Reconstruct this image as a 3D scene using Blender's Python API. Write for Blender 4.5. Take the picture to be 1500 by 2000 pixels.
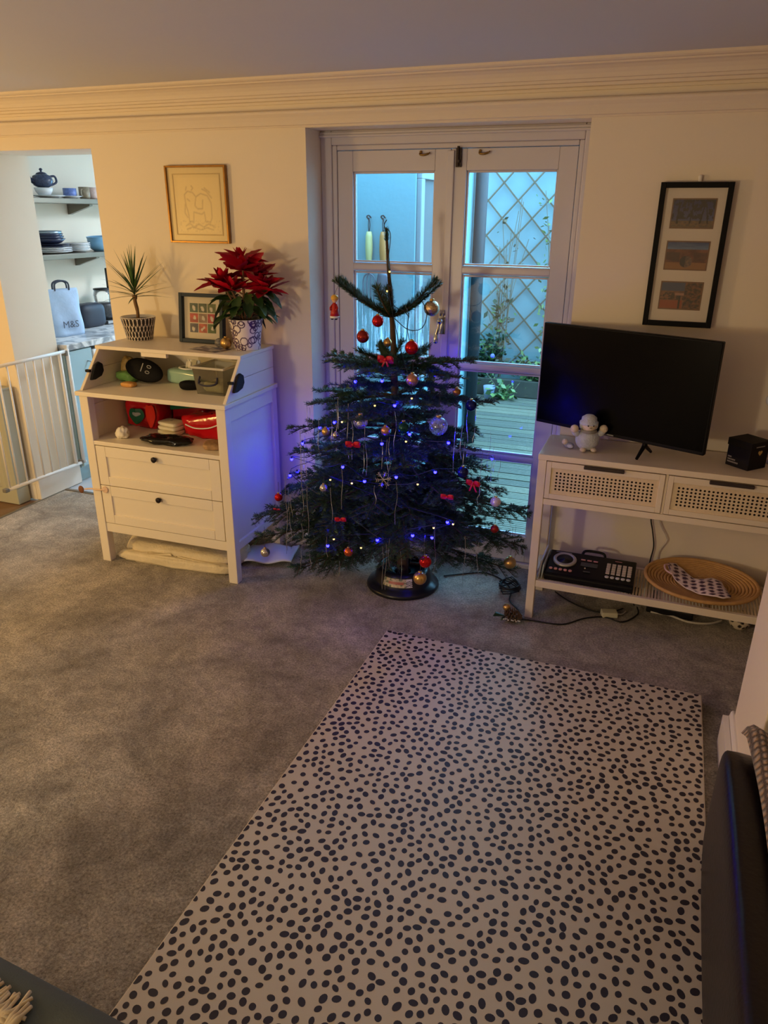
import bpy, bmesh, math, random
import numpy as np
from mathutils import Vector, Matrix, noise as mnoise

for o in list(bpy.data.objects):
    bpy.data.objects.remove(o, do_unlink=True)
scene = bpy.context.scene
COL = scene.collection
PI = math.pi
def S(r, g, b):                       # sRGB 0-255 -> linear
    def f(c):
        c /= 255.0
        return c / 12.92 if c <= 0.04045 else ((c + 0.055) / 1.055) ** 2.4
    return (f(r), f(g), f(b))

# ------------------------------------------------------------------ camera
CAM_POS = Vector((1.6207, -3.2629, 1.6800))
a_, b_, c_ = (math.radians(v) for v in (20.7474, 22.1212, 0.4654))   # yaw left, pitch down, roll
fwd = Vector((-math.sin(a_) * math.cos(b_), math.cos(a_) * math.cos(b_), -math.sin(b_)))
rgt = Vector((math.cos(a_), math.sin(a_), 0.0))
upv = rgt.cross(fwd)
r2 = rgt * math.cos(c_) + upv * math.sin(c_)
u2 = -rgt * math.sin(c_) + upv * math.cos(c_)
cam_data = bpy.data.cameras.new('camera')
cam = bpy.data.objects.new('camera', cam_data)
COL.objects.link(cam)
M = Matrix.Identity(4)
for i in range(3):
    M[i][0], M[i][1], M[i][2], M[i][3] = r2[i], u2[i], -fwd[i], CAM_POS[i]
cam.matrix_world = M
cam_data.sensor_fit = 'VERTICAL'
cam_data.sensor_height = 36.0
cam_data.lens = 1436.15 / 2000.0 * 36.0
cam_data.clip_start = 0.05
scene.camera = cam

# ------------------------------------------------------------------ world (overcast blue dusk)
world = bpy.data.worlds.new('dusk_sky'); scene.world = world
world.use_nodes = True
bg = world.node_tree.nodes['Background']
bg.inputs[0].default_value = (0.25, 0.63, 1.0, 1)
bg.inputs[1].default_value = 15.0

# ------------------------------------------------------------------ lamps of the rooms and an added fill lamp
def point_lamp(name, loc, color, power, radius):
    L = bpy.data.lights.new(name, 'POINT'); L.color = color; L.energy = power; L.shadow_soft_size = radius
    o = bpy.data.objects.new(name, L); o.location = loc; COL.objects.link(o); return o
def area_lamp(name, loc, rot, color, power, size):
    L = bpy.data.lights.new(name, 'AREA'); L.color = color; L.energy = power; L.size = size
    o = bpy.data.objects.new(name, L); o.location = loc; o.rotation_euler = rot; COL.objects.link(o); return o
WARM = (1.0, 0.60, 0.18)
point_lamp('side_table_lamp', (-2.2, -2.0, 1.30), WARM, 62, 0.10)
point_lamp('added_fill_lamp', (-0.72, -4.4, 1.05), (1.0, 0.78, 0.48), 86, 0.13)  # added unseen warm fill from behind the camera
area_lamp('kitchen_ceiling_light', (-1.0, 1.7, 2.12), (0, 0, 0), (0.72, 0.84, 1.0), 33, 0.5)

# ------------------------------------------------------------------ exposure
vs = scene.view_settings
vs.view_transform = 'Standard'; vs.look = 'None'; vs.exposure = 0.0; vs.gamma = 1.0
vs.use_curve_mapping = False

# ------------------------------------------------------------------ materials
MATS = {}
def _nodes(name):
    m = bpy.data.materials.new(name); m.use_nodes = True
    nt = m.node_tree
    return m, nt, nt.nodes['Principled BSDF'], nt.nodes['Material Output']
def mat(name, col, rough=0.5, metal=0.0, var=0.06, vscale=12.0, bump=0.0, bscale=120.0, spec=0.5, emit=None, estr=0.0,
        trans=0.0, alpha=1.0, coat=0.0, sheen=0.0, ior=1.45, stretch=None):
    """plain procedural material: colour with a noise variation and an optional fine noise relief"""
    if name in MATS: return MATS[name]
    m, nt, p, out = _nodes(name)
    N = nt.nodes; L = nt.links
    tc = N.new('ShaderNodeTexCoord')
    mp = N.new('ShaderNodeMapping'); L.new(tc.outputs['Object'], mp.inputs[0])
    if stretch: mp.inputs['Scale'].default_value = stretch
    nz = N.new('ShaderNodeTexNoise'); nz.inputs['Scale'].default_value = vscale; nz.inputs['Detail'].default_value = 4
    L.new(mp.outputs[0], nz.inputs['Vector'])
    mx = N.new('ShaderNodeMix'); mx.data_type = 'RGBA'
    mx.inputs[6].default_value = (*[max(0, c * (1 - var)) for c in col], 1)
    mx.inputs[7].default_value = (*[c * (1 + var) for c in col], 1)
    L.new(nz.outputs[0], mx.inputs[0]); L.new(mx.outputs[2], p.inputs['Base Color'])
    p.inputs['Roughness'].default_value = rough; p.inputs['Metallic'].default_value = metal
    p.inputs['Specular IOR Level'].default_value = spec
    p.inputs['Transmission Weight'].default_value = trans; p.inputs['IOR'].default_value = ior
    p.inputs['Alpha'].default_value = alpha; p.inputs['Coat Weight'].default_value = coat
    p.inputs['Sheen Weight'].default_value = sheen
    if emit: p.inputs['Emission Color'].default_value = (*emit, 1); p.inputs['Emission Strength'].default_value = estr
    if bump:
        bn = N.new('ShaderNodeTexNoise'); bn.inputs['Scale'].default_value = bscale; bn.inputs['Detail'].default_value = 3
        L.new(mp.outputs[0], bn.inputs['Vector'])
        bu = N.new('ShaderNodeBump'); bu.inputs['Strength'].default_value = bump; bu.inputs['Distance'].default_value = 0.004
        L.new(bn.outputs[0], bu.inputs['Height']); L.new(bu.outputs[0], p.inputs['Normal'])
    MATS[name] = m; return m
def vmat(name, rough=0.5, coat=0.0, metal=0.0):
    """print: colour from the mesh's own 'Col' attribute"""
    if name in MATS: return MATS[name]
    m, nt, p, out = _nodes(name)
    at = nt.nodes.new('ShaderNodeAttribute'); at.attribute_name = 'Col'
    nt.links.new(at.outputs['Color'], p.inputs['Base Color'])
    p.inputs['Roughness'].default_value = rough; p.inputs['Coat Weight'].default_value = coat; p.inputs['Metallic'].default_value = metal
    MATS[name] = m; return m
def glass_mat(name, tint=(1, 1, 1), gloss=0.06, rough=0.02, haze=0.0, streaks=False):
    """thin clear sheet: see-through with a Fresnel mirror, optional condensation film"""
    if name in MATS: return MATS[name]
    m, nt, p, out = _nodes(name)
    N = nt.nodes; L = nt.links
    N.remove(p)
    tr = N.new('ShaderNodeBsdfTransparent'); tr.inputs[0].default_value = (*tint, 1)
    gl = N.new('ShaderNodeBsdfGlossy'); gl.inputs['Roughness'].default_value = rough
    fr = N.new('ShaderNodeFresnel'); fr.inputs[0].default_value = 1.45
    mm = N.new('ShaderNodeMath'); mm.operation = 'MULTIPLY_ADD'; mm.inputs[1].default_value = 0.8; mm.inputs[2].default_value = gloss * 0.2
    L.new(fr.outputs[0], mm.inputs[0])
    ms = N.new('ShaderNodeMixShader'); L.new(mm.outputs[0], ms.inputs[0]); L.new(tr.outputs[0], ms.inputs[1]); L.new(gl.outputs[0], ms.inputs[2])
    last = ms
    if haze or streaks:
        df = N.new('ShaderNodeBsdfTranslucent'); df.inputs[0].default_value = (0.9, 0.92, 0.95, 1)
        m2 = N.new('ShaderNodeMixShader'); m2.inputs[0].default_value = haze
        if streaks:
            tc = N.new('ShaderNodeTexCoord'); mp = N.new('ShaderNodeMapping'); mp.inputs['Scale'].default_value = (60, 60, 3.0)
            nz = N.new('ShaderNodeTexNoise'); nz.inputs['Scale'].default_value = 1.6; nz.inputs['Detail'].default_value = 5
            cr = N.new('ShaderNodeMapRange'); cr.inputs[1].default_value = 0.5; cr.inputs[2].default_value = 0.68; cr.inputs[3].default_value = 0; cr.inputs[4].default_value = 0.55
            sp = N.new('ShaderNodeSeparateXYZ'); zr = N.new('ShaderNodeMapRange')
            zr.inputs[1].default_value = 1.30; zr.inputs[2].default_value = 1.12; zr.inputs[3].default_value = 0; zr.inputs[4].default_value = 1
            mu = N.new('ShaderNodeMath'); mu.operation = 'MULTIPLY'
            L.new(tc.outputs['Object'], mp.inputs[0]); L.new(mp.outputs[0], nz.inputs['Vector']); L.new(nz.outputs[0], cr.inputs[0])
            L.new(tc.outputs['Object'], sp.inputs[0]); L.new(sp.outputs['Z'], zr.inputs[0])
            L.new(cr.outputs[0], mu.inputs[0]); L.new(zr.outputs[0], mu.inputs[1]); L.new(mu.outputs[0], m2.inputs[0])
        L.new(ms.outputs[0], m2.inputs[1]); L.new(df.outputs[0], m2.inputs[2]); last = m2
    L.new(last.outputs[0], out.inputs[0])
    MATS[name] = m; return m

# ------------------------------------------------------------------ mesh helpers
class MB:
    def __init__(s): s.v = []; s.f = []; s.mi = []; s.c = None
    def add(s, vs, fs, mi=0):
        o = len(s.v); s.v += [tuple(v) for v in vs]; s.f += [tuple(i + o for i in f) for f in fs]; s.mi += [mi] * len(fs); return s
    def box(s, x0, y0, z0, x1, y1, z1, mi=0):
        return s.add([(x0,y0,z0),(x1,y0,z0),(x1,y1,z0),(x0,y1,z0),(x0,y0,z1),(x1,y0,z1),(x1,y1,z1),(x0,y1,z1)],
                     [(0,3,2,1),(4,5,6,7),(0,1,5,4),(1,2,6,5),(2,3,7,6),(3,0,4,7)], mi)
    def prism(s, poly, axis, a0, a1, mi=0):
        """poly: 2D outline; axis 'x': poly=(y,z); 'y': (x,z); 'z': (x,y)"""
        n = len(poly)
        def P(p, a): return {'x': (a, p[0], p[1]), 'y': (p[0], a, p[1]), 'z': (p[0], p[1], a)}[axis]
        return s.add([P(p, a0) for p in poly] + [P(p, a1) for p in poly],
              [tuple(range(n)), tuple(range(2*n-1, n-1, -1))] + [(i, n+i, n+(i+1) % n, (i+1) % n) for i in range(n)], mi)
    def tube(s, pts, r, n=8, mi=0, caps=True, closed=False):
        pts = [Vector(p) for p in pts]; k = len(pts)
        rr = r if isinstance(r, (list, tuple)) else [r] * k
        vs = []; fs = []; prev = None
        for i, p in enumerate(pts):
            if closed: t = pts[(i+1) % k] - pts[i-1]
            else: t = pts[min(i+1, k-1)] - pts[max(i-1, 0)]
            if t.length < 1e-9: t = Vector((0,0,1))
            t.normalize()
            if prev is None: a = t.orthogonal().normalized()
            else:
                a = prev - t * prev.dot(t); a = a.normalized() if a.length > 1e-6 else t.orthogonal().normalized()
            prev = a; b = t.cross(a)
            for j in range(n):
                g = 2 * PI * j / n; vs.append(p + (a * math.cos(g) + b * math.sin(g)) * rr[i])
        for i in range(k if closed else k - 1):
            for j in range(n):
                i2 = (i + 1) % k
                fs.append((i*n+j, i*n+(j+1) % n, i2*n+(j+1) % n, i2*n+j))
        if caps and not closed:
            fs.append(tuple(range(n-1, -1, -1))); fs.append(tuple(range((k-1)*n, k*n)))
        return s.add(vs, fs, mi)
    def cyl(s, p0, p1, r, n=16, mi=0): return s.tube([p0, p1], r, n, mi)
    def lathe(s, prof, n=24, c=(0,0,0), mi=0, sx=1.0, sy=1.0, cap0=True, cap1=True):
        vs = []; fs = []; k = len(prof)
        for r, z in prof:
            for j in range(n):
                g = 2*PI*j/n; vs.append((c[0]+r*math.cos(g)*sx, c[1]+r*math.sin(g)*sy, c[2]+z))
        for i in range(k-1):
            for j in range(n): fs.append((i*n+j, i*n+(j+1) % n, (i+1)*n+(j+1) % n, (i+1)*n+j))
        if cap0: fs.append(tuple(range(n-1, -1, -1)))
        if cap1: fs.append(tuple(range((k-1)*n, k*n)))
        return s.add(vs, fs, mi)
    def ball(s, c, r, nu=16, nv=10, mi=0, sc=(1,1,1)):
        vs = [(c[0], c[1], c[2] - r*sc[2])]; fs = []
        for i in range(1, nv):
            t = PI*i/nv - PI/2
            for j in range(nu):
                g = 2*PI*j/nu; vs.append((c[0]+r*math.cos(t)*math.cos(g)*sc[0], c[1]+r*math.cos(t)*math.sin(g)*sc[1], c[2]+r*math.sin(t)*sc[2]))
        vs.append((c[0], c[1], c[2] + r*sc[2])); top = len(vs)-1
        for j in range(nu): fs.append((0, 1+(j+1) % nu, 1+j))
        for i in range(nv-2):
            for j in range(nu):
                a = 1+i*nu; b = a+nu; fs.append((a+j, a+(j+1) % nu, b+(j+1) % nu, b+j))
        b = 1+(nv-2)*nu
        for j in range(nu): fs.append((b+j, b+(j+1) % nu, top))
        return s.add(vs, fs, mi)
    def grid(s, fn, nu, nv, mi=0, wrapu=False):
        vs = []; fs = []
        for i in range(nv+1):
            for j in range(nu + (0 if wrapu else 1)): vs.append(fn(j/nu, i/nv))
        w = nu if wrapu else nu+1
        for i in range(nv):
            for j in range(nu): fs.append((i*w+j, i*w+(j+1) % w, (i+1)*w+(j+1) % w, (i+1)*w+j))
        return s.add(vs, fs, mi)
def link(o, parent=None):
    COL.objects.link(o)
    if parent is not None: o.parent = parent
    return o
def obj(name, mb, mats, parent=None, bevel=0.0, smooth=False, sub=0, seg=2, solid=0.0, col=None, kind=None, label=None):
    me = bpy.data.meshes.new(name)
    me.from_pydata(mb.v, [], mb.f)
    if not isinstance(mats, (list, tuple)): mats = [mats]
    for m in mats: me.materials.append(m)
    if len(mats) > 1: me.polygons.foreach_set('material_index', mb.mi)
    if smooth: me.polygons.foreach_set('use_smooth', [True]*len(me.polygons))
    if col is not None:
        ca = me.color_attributes.new('Col', 'FLOAT_COLOR', 'POINT')
        arr = np.ones((len(mb.v), 4), np.float32); arr[:, :3] = np.asarray(col, np.float32)
        ca.data.foreach_set('color', arr.ravel())
    me.update()
    o = bpy.data.objects.new(name, me); link(o, parent)
    if solid: md = o.modifiers.new('solid', 'SOLIDIFY'); md.thickness = solid; md.offset = 0
    if bevel: md = o.modifiers.new('bevel', 'BEVEL'); md.width = bevel; md.segments = seg; md.limit_method = 'ANGLE'; md.angle_limit = math.radians(40)
    if sub: md = o.modifiers.new('sub', 'SUBSURF'); md.levels = sub; md.render_levels = sub
    if kind: o['kind'] = kind
    if label: o['label'] = label
    return o
def fix_normals(o):
    bm = bmesh.new(); bm.from_mesh(o.data); bmesh.ops.recalc_face_normals(bm, faces=bm.faces); bm.to_mesh(o.data); bm.free(); return o
def tag(o, label, cat, group=None, kind=None):
    o['label'] = label; o['category'] = cat
    if group: o['group'] = group
    if kind: o['kind'] = kind
    return o
def thing(name, label, cat, loc=(0,0,0), rotz=0.0, group=None, rot=None):
    o = bpy.data.objects.new(name, None); o.empty_display_size = 0.05; link(o)
    o.location = loc; o.rotation_euler = rot if rot else (0, 0, rotz)
    return tag(o, label, cat, group)
def struct(name, mb, mats, parent=None, **k):
    o = obj(name, mb, mats, parent, **k)
    if parent is None: o['kind'] = 'structure'
    return o
def sroot(name, loc=(0,0,0)):
    o = bpy.data.objects.new(name, None); o.empty_display_size = 0.05; link(o); o.location = loc; o['kind'] = 'structure'; return o
def share(src, name, parent, loc=(0,0,0), rot=(0,0,0), scale=(1,1,1)):
    o = bpy.data.objects.new(name, src.data); link(o, parent); o.location = loc; o.rotation_euler = rot; o.scale = scale
    for md in src.modifiers:
        n = o.modifiers.new(md.name, md.type)
        for a in ('width','segments','limit_method','angle_limit','levels','render_levels','thickness','offset'):
            if hasattr(md, a): setattr(n, a, getattr(md, a))
    return o
def sm(pts, n=6):
    """Catmull-Rom through the points"""
    P = [Vector(p) for p in pts]; out = []
    for i in range(len(P)-1):
        p0 = P[max(i-1,0)]; p1 = P[i]; p2 = P[i+1]; p3 = P[min(i+2,len(P)-1)]
        for k in range(n):
            t = k/n
            out.append(0.5*((2*p1) + (p2-p0)*t + (2*p0-5*p1+4*p2-p3)*t*t + (3*p1-p0-3*p2+p3)*t**3))
    out.append(P[-1]); return out
def soft_box(sx, sy, sz, seed=0, amp=0.006, freq=9.0, e=0.35, nu=36, nv=20, flat=True):
    """crumpled pillow-like pack: superellipsoid with noise relief, bottom at z=0"""
    def pw(x): return math.copysign(abs(x)**e, x)
    mb = MB()
    def fn(u, v):
        g = 2*PI*u; t = PI*(v*0.998+0.001) - PI/2
        x = pw(math.cos(t))*pw(math.cos(g)); y = pw(math.cos(t))*pw(math.sin(g)); z = pw(math.sin(t))
        p = Vector((x*sx/2, y*sy/2, z*sz/2))
        n = mnoise.noise(p*freq + Vector((seed*7.1, seed*3.3, seed))) + 0.6*mnoise.noise(p*freq*2.7 + Vector((seed, 5, 1))) + 0.35*abs(mnoise.noise(p*freq*5.5 + Vector((2, seed, 9))))
        p += p.normalized() * n * amp
        if flat and p.z < -sz*0.46: p.z = -sz*0.46
        p.z += sz*0.46
        return p
    mb.grid(fn, nu, nv, wrapu=True); return mb
def text_mesh(txt, size, m, parent, loc, rot, name='lettering', depth=0.0006, align='CENTER'):
    cu = bpy.data.curves.new('t', 'FONT'); cu.body = txt; cu.size = size; cu.extrude = depth; cu.align_x = align; cu.align_y = 'CENTER'; cu.resolution_u = 3
    to = bpy.data.objects.new('t', cu); COL.objects.link(to)
    bpy.context.view_layer.update()
    me = bpy.data.meshes.new_from_object(to.evaluated_get(bpy.context.evaluated_depsgraph_get()))
    bpy.data.objects.remove(to, do_unlink=True); bpy.data.curves.remove(cu)
    me.materials.clear(); me.materials.append(m); me.name = name
    o = bpy.data.objects.new(name, me); link(o, parent); o.location = loc; o.rotation_euler = rot; return o
# ================================================================== SETTING
WALLC = S(238, 226, 206)
m_wall = mat('wall_paint', WALLC, 0.75, var=0.02, vscale=3, bump=0.08, bscale=60)
m_ceil = mat('ceiling_paint', S(214, 215, 221), 0.85, var=0.02, vscale=2, bump=0.05, bscale=40)
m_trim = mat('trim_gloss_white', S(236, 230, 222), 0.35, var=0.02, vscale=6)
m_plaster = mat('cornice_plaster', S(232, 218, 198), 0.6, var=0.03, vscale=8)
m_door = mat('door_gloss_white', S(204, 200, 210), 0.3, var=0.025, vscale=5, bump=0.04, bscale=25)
H = 2.215
# carpet
def carpet_mat():
    m, nt, p, out = _nodes('carpet_taupe'); N = nt.nodes; L = nt.links
    tc = N.new('ShaderNodeTexCoord')
    def nz(scale, det, rough=0.6, dist=0.0):
        n = N.new('ShaderNodeTexNoise'); n.inputs['Scale'].default_value = scale; n.inputs['Detail'].default_value = det
        n.inputs['Roughness'].default_value = rough; n.inputs['Distortion'].default_value = dist
        L.new(tc.outputs['Object'], n.inputs['Vector']); return n
    big = nz(3.2, 6, 0.65, 0.6); mid = nz(17, 5, 0.7, 0.4); fine = nz(120, 4, 0.75); pile = nz(190, 3, 0.7)
    r1 = N.new('ShaderNodeValToRGB'); r1.color_ramp.elements[0].position = 0.36; r1.color_ramp.elements[1].position = 0.66
    r1.color_ramp.elements[0].color = (*S(134, 126, 114), 1); r1.color_ramp.elements[1].color = (*S(190, 180, 164), 1)
    L.new(big.outputs[0], r1.inputs[0])
    def mulby(src, noise, lo, hi, a, b):
        mr = N.new('ShaderNodeMapRange'); mr.inputs[1].default_value = lo; mr.inputs[2].default_value = hi; mr.inputs[3].default_value = a; mr.inputs[4].default_value = b
        L.new(noise.outputs[0], mr.inputs[0])
        mx = N.new('ShaderNodeMix'); mx.data_type = 'RGBA'; mx.blend_type = 'MULTIPLY'; mx.inputs[0].default_value = 1
        L.new(src, mx.inputs[6]); L.new(mr.outputs[0], mx.inputs[7]); return mx.outputs[2]
    c = mulby(r1.outputs[0], mid, 0.3, 0.7, 0.66, 1.2); c = mulby(c, fine, 0.32, 0.68, 0.42, 1.5)
    L.new(c, p.inputs['Base Color'])
    p.inputs['Roughness'].default_value = 0.95; p.inputs['Specular IOR Level'].default_value = 0.1; p.inputs['Sheen Weight'].default_value = 0.25
    b1 = N.new('ShaderNodeBump'); b1.inputs['Strength'].default_value = 0.9; b1.inputs['Distance'].default_value = 0.006; L.new(pile.outputs[0], b1.inputs['Height'])
    b2 = N.new('ShaderNodeBump'); b2.inputs['Strength'].default_value = 0.55; b2.inputs['Distance'].default_value = 0.02; L.new(mid.outputs[0], b2.inputs['Height']); L.new(b1.outputs[0], b2.inputs['Normal'])
    L.new(b2.outputs[0], p.inputs['Normal']); return m
m_carpet = carpet_mat()
mb = MB(); mb.box(-1.90, -6.2, -0.05, 2.9, 0.0, 0.0); mb.box(-1.90, 0.0, -0.05, -1.182, 0.185, 0.0); mb.box(0.0, 0.0, -0.05, 1.2255, 0.16, 0.0)
struct('floor', mb, m_carpet)
m_oak = mat('worn_floorboard', S(120, 92, 64), 0.5, var=0.25, vscale=5, stretch=(1, 12, 1))
struct('floor_boards', MB().box(-4.2, -6.2, -0.055, -1.905, 0.0, -0.004), m_oak)
m_kfloor = mat('kitchen_vinyl', S(186, 190, 196), 0.45, var=0.12, vscale=7)
struct('floor_kitchen', MB().box(-2.47, 0.20, -0.05, -0.55, 3.2, -0.002), m_kfloor)
m_alu = mat('threshold_metal', S(150, 140, 125), 0.35, 0.9)
mb = MB(); mb.box(-1.915, -1.2, -0.004, -1.895, 0.18, 0.006); mb.box(-1.915, 0.18, -0.004, -1.182, 0.205, 0.006)
struct('trim_threshold', mb, m_alu, bevel=0.002)
struct('ceiling', MB().box(-4.2, -6.2, H, 2.9, 0.34, H + 0.1), m_ceil)
# wall with doorway and french-window opening
T = 0.338; DL, DR, DT = -1.93, -1.182, 1.965; WL, WR, WT = 0.0, 1.2255, 2.025
mb = MB()
mb.box(-4.2, 0, 0, DL, T, H); mb.box(DL, 0, DT, DR, T, H); mb.box(DR, 0, 0, WL, T, H); mb.box(WL, 0, WT, WR, T, H); mb.box(WR, 0, 0, 2.9, T, H)
struct('wall_back', mb, m_wall)
struct('wall_left', MB().box(-4.3, -6.2, -0.05, -4.2, T, H), m_wall)
struct('wall_front', MB().box(-4.3, -6.3, -0.05, 3.0, -6.2, H), m_wall)
struct('wall_right', MB().box(2.9, -6.2, -0.05, 3.0, T, H), m_wall)
struct('wall_pier', MB().box(2.005, -1.40, 0, 2.9, -0.95, H), m_wall, bevel=0.004)
# baseboards
BB = 0.135
def base_prof(): return [(0, 0), (0.018, 0), (0.018, BB-0.03), (0.012, BB-0.018), (0.010, BB-0.006), (0.006, BB), (0, BB)]
def base_run(mb, axis, wall, sgn, a0, a1):
    mb.prism([(wall + sgn*p[0], p[1]) for p in base_prof()], axis, a0, a1)
mb = MB(); base_run(mb, 'x', 0, -1, -4.2, DL); base_run(mb, 'x', 0, -1, DR, WL); base_run(mb, 'x', 0, -1, WR, 2.9)
struct('baseboard_back', mb, m_trim)
mb = MB(); mb.box(DL - 0.001, -0.018, 0, DL + 0.032, T + 0.005, BB)
struct('baseboard_doorway', mb, m_trim, bevel=0.006)
mb = MB(); base_run(mb, 'y', 2.005, -1, -1.42, -0.93); mb.box(1.972, -1.42, 0, 1.99, -0.935, 0.115)
mb.prism([(-1.40 - p[0], p[1]) for p in base_prof()], 'x', 1.99, 2.9)
struct('baseboard_pier', mb, m_trim)
# cornice: upper moulding, flat frieze, lower picture moulding
up = [(0, 2.118), (-.010, 2.118), (-.012, 2.128), (-.022, 2.131), (-.024, 2.141), (-.034, 2.143), (-.037, 2.152), (-.042, 2.154),
      (-.047, 2.168), (-.056, 2.181), (-.068, 2.190), (-.080, 2.194), (-.082, 2.199), (-.092, 2.201), (-.098, 2.206), (-.10, H), (0, H)]
struct('trim_cornice', MB().prism(up, 'x', -4.2, 2.9), m_plaster)
lo = [(0, 2.027), (-.008, 2.027), (-.010, 2.033), (-.016, 2.036), (-.017, 2.042), (-.020, 2.052), (-.026, 2.066), (-.034, 2.078), (-.036, 2.086), (-.032, 2.091), (0, 2.093)]
struct('trim_picture_rail', MB().prism(lo, 'x', -4.2, 2.9), m_plaster)

# ------------------------------------------------------------------ french doors
FY = 0.162                                   # face of the leaves
fr = sroot('door_frame', (0, 0, 0))
mb = MB()
mb.box(0.0, 0.15, 0, 0.055, 0.27, WT); mb.box(1.19, 0.15, 0, WR, 0.27, WT); mb.box(0.055, 0.15, 1.965, 1.19, 0.27, WT)
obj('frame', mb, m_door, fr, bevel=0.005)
mb = MB(); mb.box(0.055, 0.158, 0.03, 0.078, 0.27, 1.965); mb.box(1.169, 0.158, 0.03, 1.19, 0.27, 1.965); mb.box(0.079, 0.158, 1.944, 1.168, 0.27, 1.965)
obj('stop_bead', mb, m_door, fr, bevel=0.004)
mb = MB(); mb.box(0.0, 0.135, 1.996, WR, 0.15, 2.006); mb.box(0.0, 0.142, 2.006, WR, 0.15, 2.018)
obj('head_moulding', mb, m_door, fr, bevel=0.003)
obj('sill', MB().box(0.0, 0.145, 0.0, WR, 0.36, 0.028), m_door, fr, bevel=0.006)
rows = [(1.4621, 1.8546), (1.0227, 1.4199), (0.5898, 0.9869), (0.17, 0.5585)]
g_clear = glass_mat('window_glass')
g_wet = glass_mat('window_glass_condensation', streaks=True)
m_iron = mat('dark_iron', S(58, 50, 48), 0.45, 0.8, var=0.2, vscale=60)
m_brass = mat('aged_brass', S(150, 120, 70), 0.4, 0.9)
m_chrome = mat('polished_chrome', S(190, 188, 190), 0.18, 1.0)
def leaf(n, x0, x1, gx0, gx1):
    d = sroot('door_%d' % n)
    mb = MB(); y0, y1 = FY, FY + 0.045
    mb.box(x0, y0, 0.03, gx0, y1, 1.942); mb.box(gx1, y0, 0.03, x1, y1, 1.942)
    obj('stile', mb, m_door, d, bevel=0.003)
    mb = MB(); mb.box(gx0, y0, rows[0][1], gx1, y1, 1.942); mb.box(gx0, y0, 0.03, gx1, y1, rows[3][0])
    obj('rail', mb, m_door, d, bevel=0.003)
    for i in range(3):
        obj('glazing_bar', MB().prism([(y0+0.004, rows[i][0]-0.004), (y0, rows[i][0]-0.012), (y0, rows[i+1][1]+0.012), (y0+0.004, rows[i+1][1]+0.004), (y1, rows[i+1][1]), (y1, rows[i][0])], 'x', gx0, gx1), m_door, d)
    for i, (z0, z1) in enumerate(rows):
        mb = MB(); e = 0.008
        mb.box(gx0, FY+0.012, z0, gx0+e, FY+0.03, z1); mb.box(gx1-e, FY+0.012, z0, gx1, FY+0.03, z1)
        mb.box(gx0+e, FY+0.012, z0, gx1-e, FY+0.03, z0+e); mb.box(gx0+e, FY+0.012, z1-e, gx1-e, FY+0.03, z1)
        obj('glazing_bead', mb, m_door, d, bevel=0.002)
        obj('pane', MB().box(gx0+e-0.002, FY+0.020, z0+e-0.002, gx1-e+0.002, FY+0.024, z1-e+0.002), g_wet if (n == 1 and i == 1) else g_clear, d)
    return d
d1 = leaf(1, 0.080, 0.6225, 0.1563, 0.5513)
d2 = leaf(2, 0.6245, 1.167, 0.6951, 1.0909)
obj('meeting_bead', MB().box(0.608, FY-0.010, 0.03, 0.640, FY, 1.935), m_door, d2, bevel=0.004)
mb = MB(); mb.box(0.648, FY-0.014, 1.868, 0.672, FY, 1.944); mb.cyl((0.660, FY-0.018, 1.872), (0.660, FY-0.018, 1.95), 0.006, 8); mb.box(0.652, FY-0.024, 1.885, 0.668, FY-0.012, 1.897)
obj('bolt', mb, m_iron, d2, bevel=0.001)
for dd, hx in ((d1, 0.505), (d2, 0.773)):
    mb = MB(); mb.tube(sm([(hx-0.022, FY, 1.930), (hx-0.02, FY-0.018, 1.921), (hx, FY-0.026, 1.917), (hx+0.018, FY-0.02, 1.922), (hx+0.024, FY-0.012, 1.928)], 4), [0.004]*5+[0.005]*8+[0.003]*4, 6)
    mb.ball((hx-0.02, FY-0.004, 1.930), 0.007, 8, 6)
    obj('hook', mb, m_brass, dd, smooth=True)
mb = MB(); hx = 0.612
mb.box(hx-0.017, FY-0.014, 1.150, hx+0.017, FY-0.009, 1.245)
obj('handle_plate', mb, m_chrome, d2, bevel=0.004)
mb = MB(); mb.cyl((hx, FY-0.010, 1.215), (hx, FY-0.048, 1.215), 0.010, 12); mb.ball((hx, FY-0.05, 1.215), 0.014, 12, 8)
mb.tube(sm([(hx, FY-0.05, 1.215), (hx-0.006, FY-0.05, 1.18), (hx-0.014, FY-0.05, 1.150), (hx-0.016, FY-0.052, 1.125)], 4), [0.007]*4+[0.009]*5+[0.012]*4, 10)
mb.ball((hx-0.016, FY-0.052, 1.122), 0.013, 10, 8)
mb.box(hx-0.010, FY-0.022, 1.235, hx-0.004, FY-0.012, 1.262); mb.box(hx+0.006, FY-0.022, 1.235, hx+0.012, FY-0.012, 1.262)
obj('handle', mb, m_chrome, d2, smooth=True)
# ================================================================== COURTYARD
rng = random.Random(7)
m_render = mat('darkened_blue_masonry_paint', (0.115, 0.225, 0.25), 0.8, var=0.07, vscale=4, bump=0.3, bscale=30)  # exposure put into the paint: darker than real, against the strong sky
m_greyw = mat('weathered_grey_timber', S(66, 70, 70), 0.7, var=0.25, vscale=6, stretch=(1, 1, 0.2))
m_dark = mat('dark_downpipe', S(16, 22, 26), 0.6, var=0.05)
struct('wall_courtyard', MB().box(-1.2, 4.2, -0.3, 3.6, 4.4, 2.6), mat('darkened_masonry_paint', (0.115, 0.18, 0.19), 0.8, var=0.12, vscale=4, bump=0.3, bscale=30))  # wall tone darkened likewise, so the bright sky does not burn it out
struct('wall_courtyard_side', MB().box(3.4, 0.34, -0.3, 3.6, 4.2, 0.9), m_render)
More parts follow.
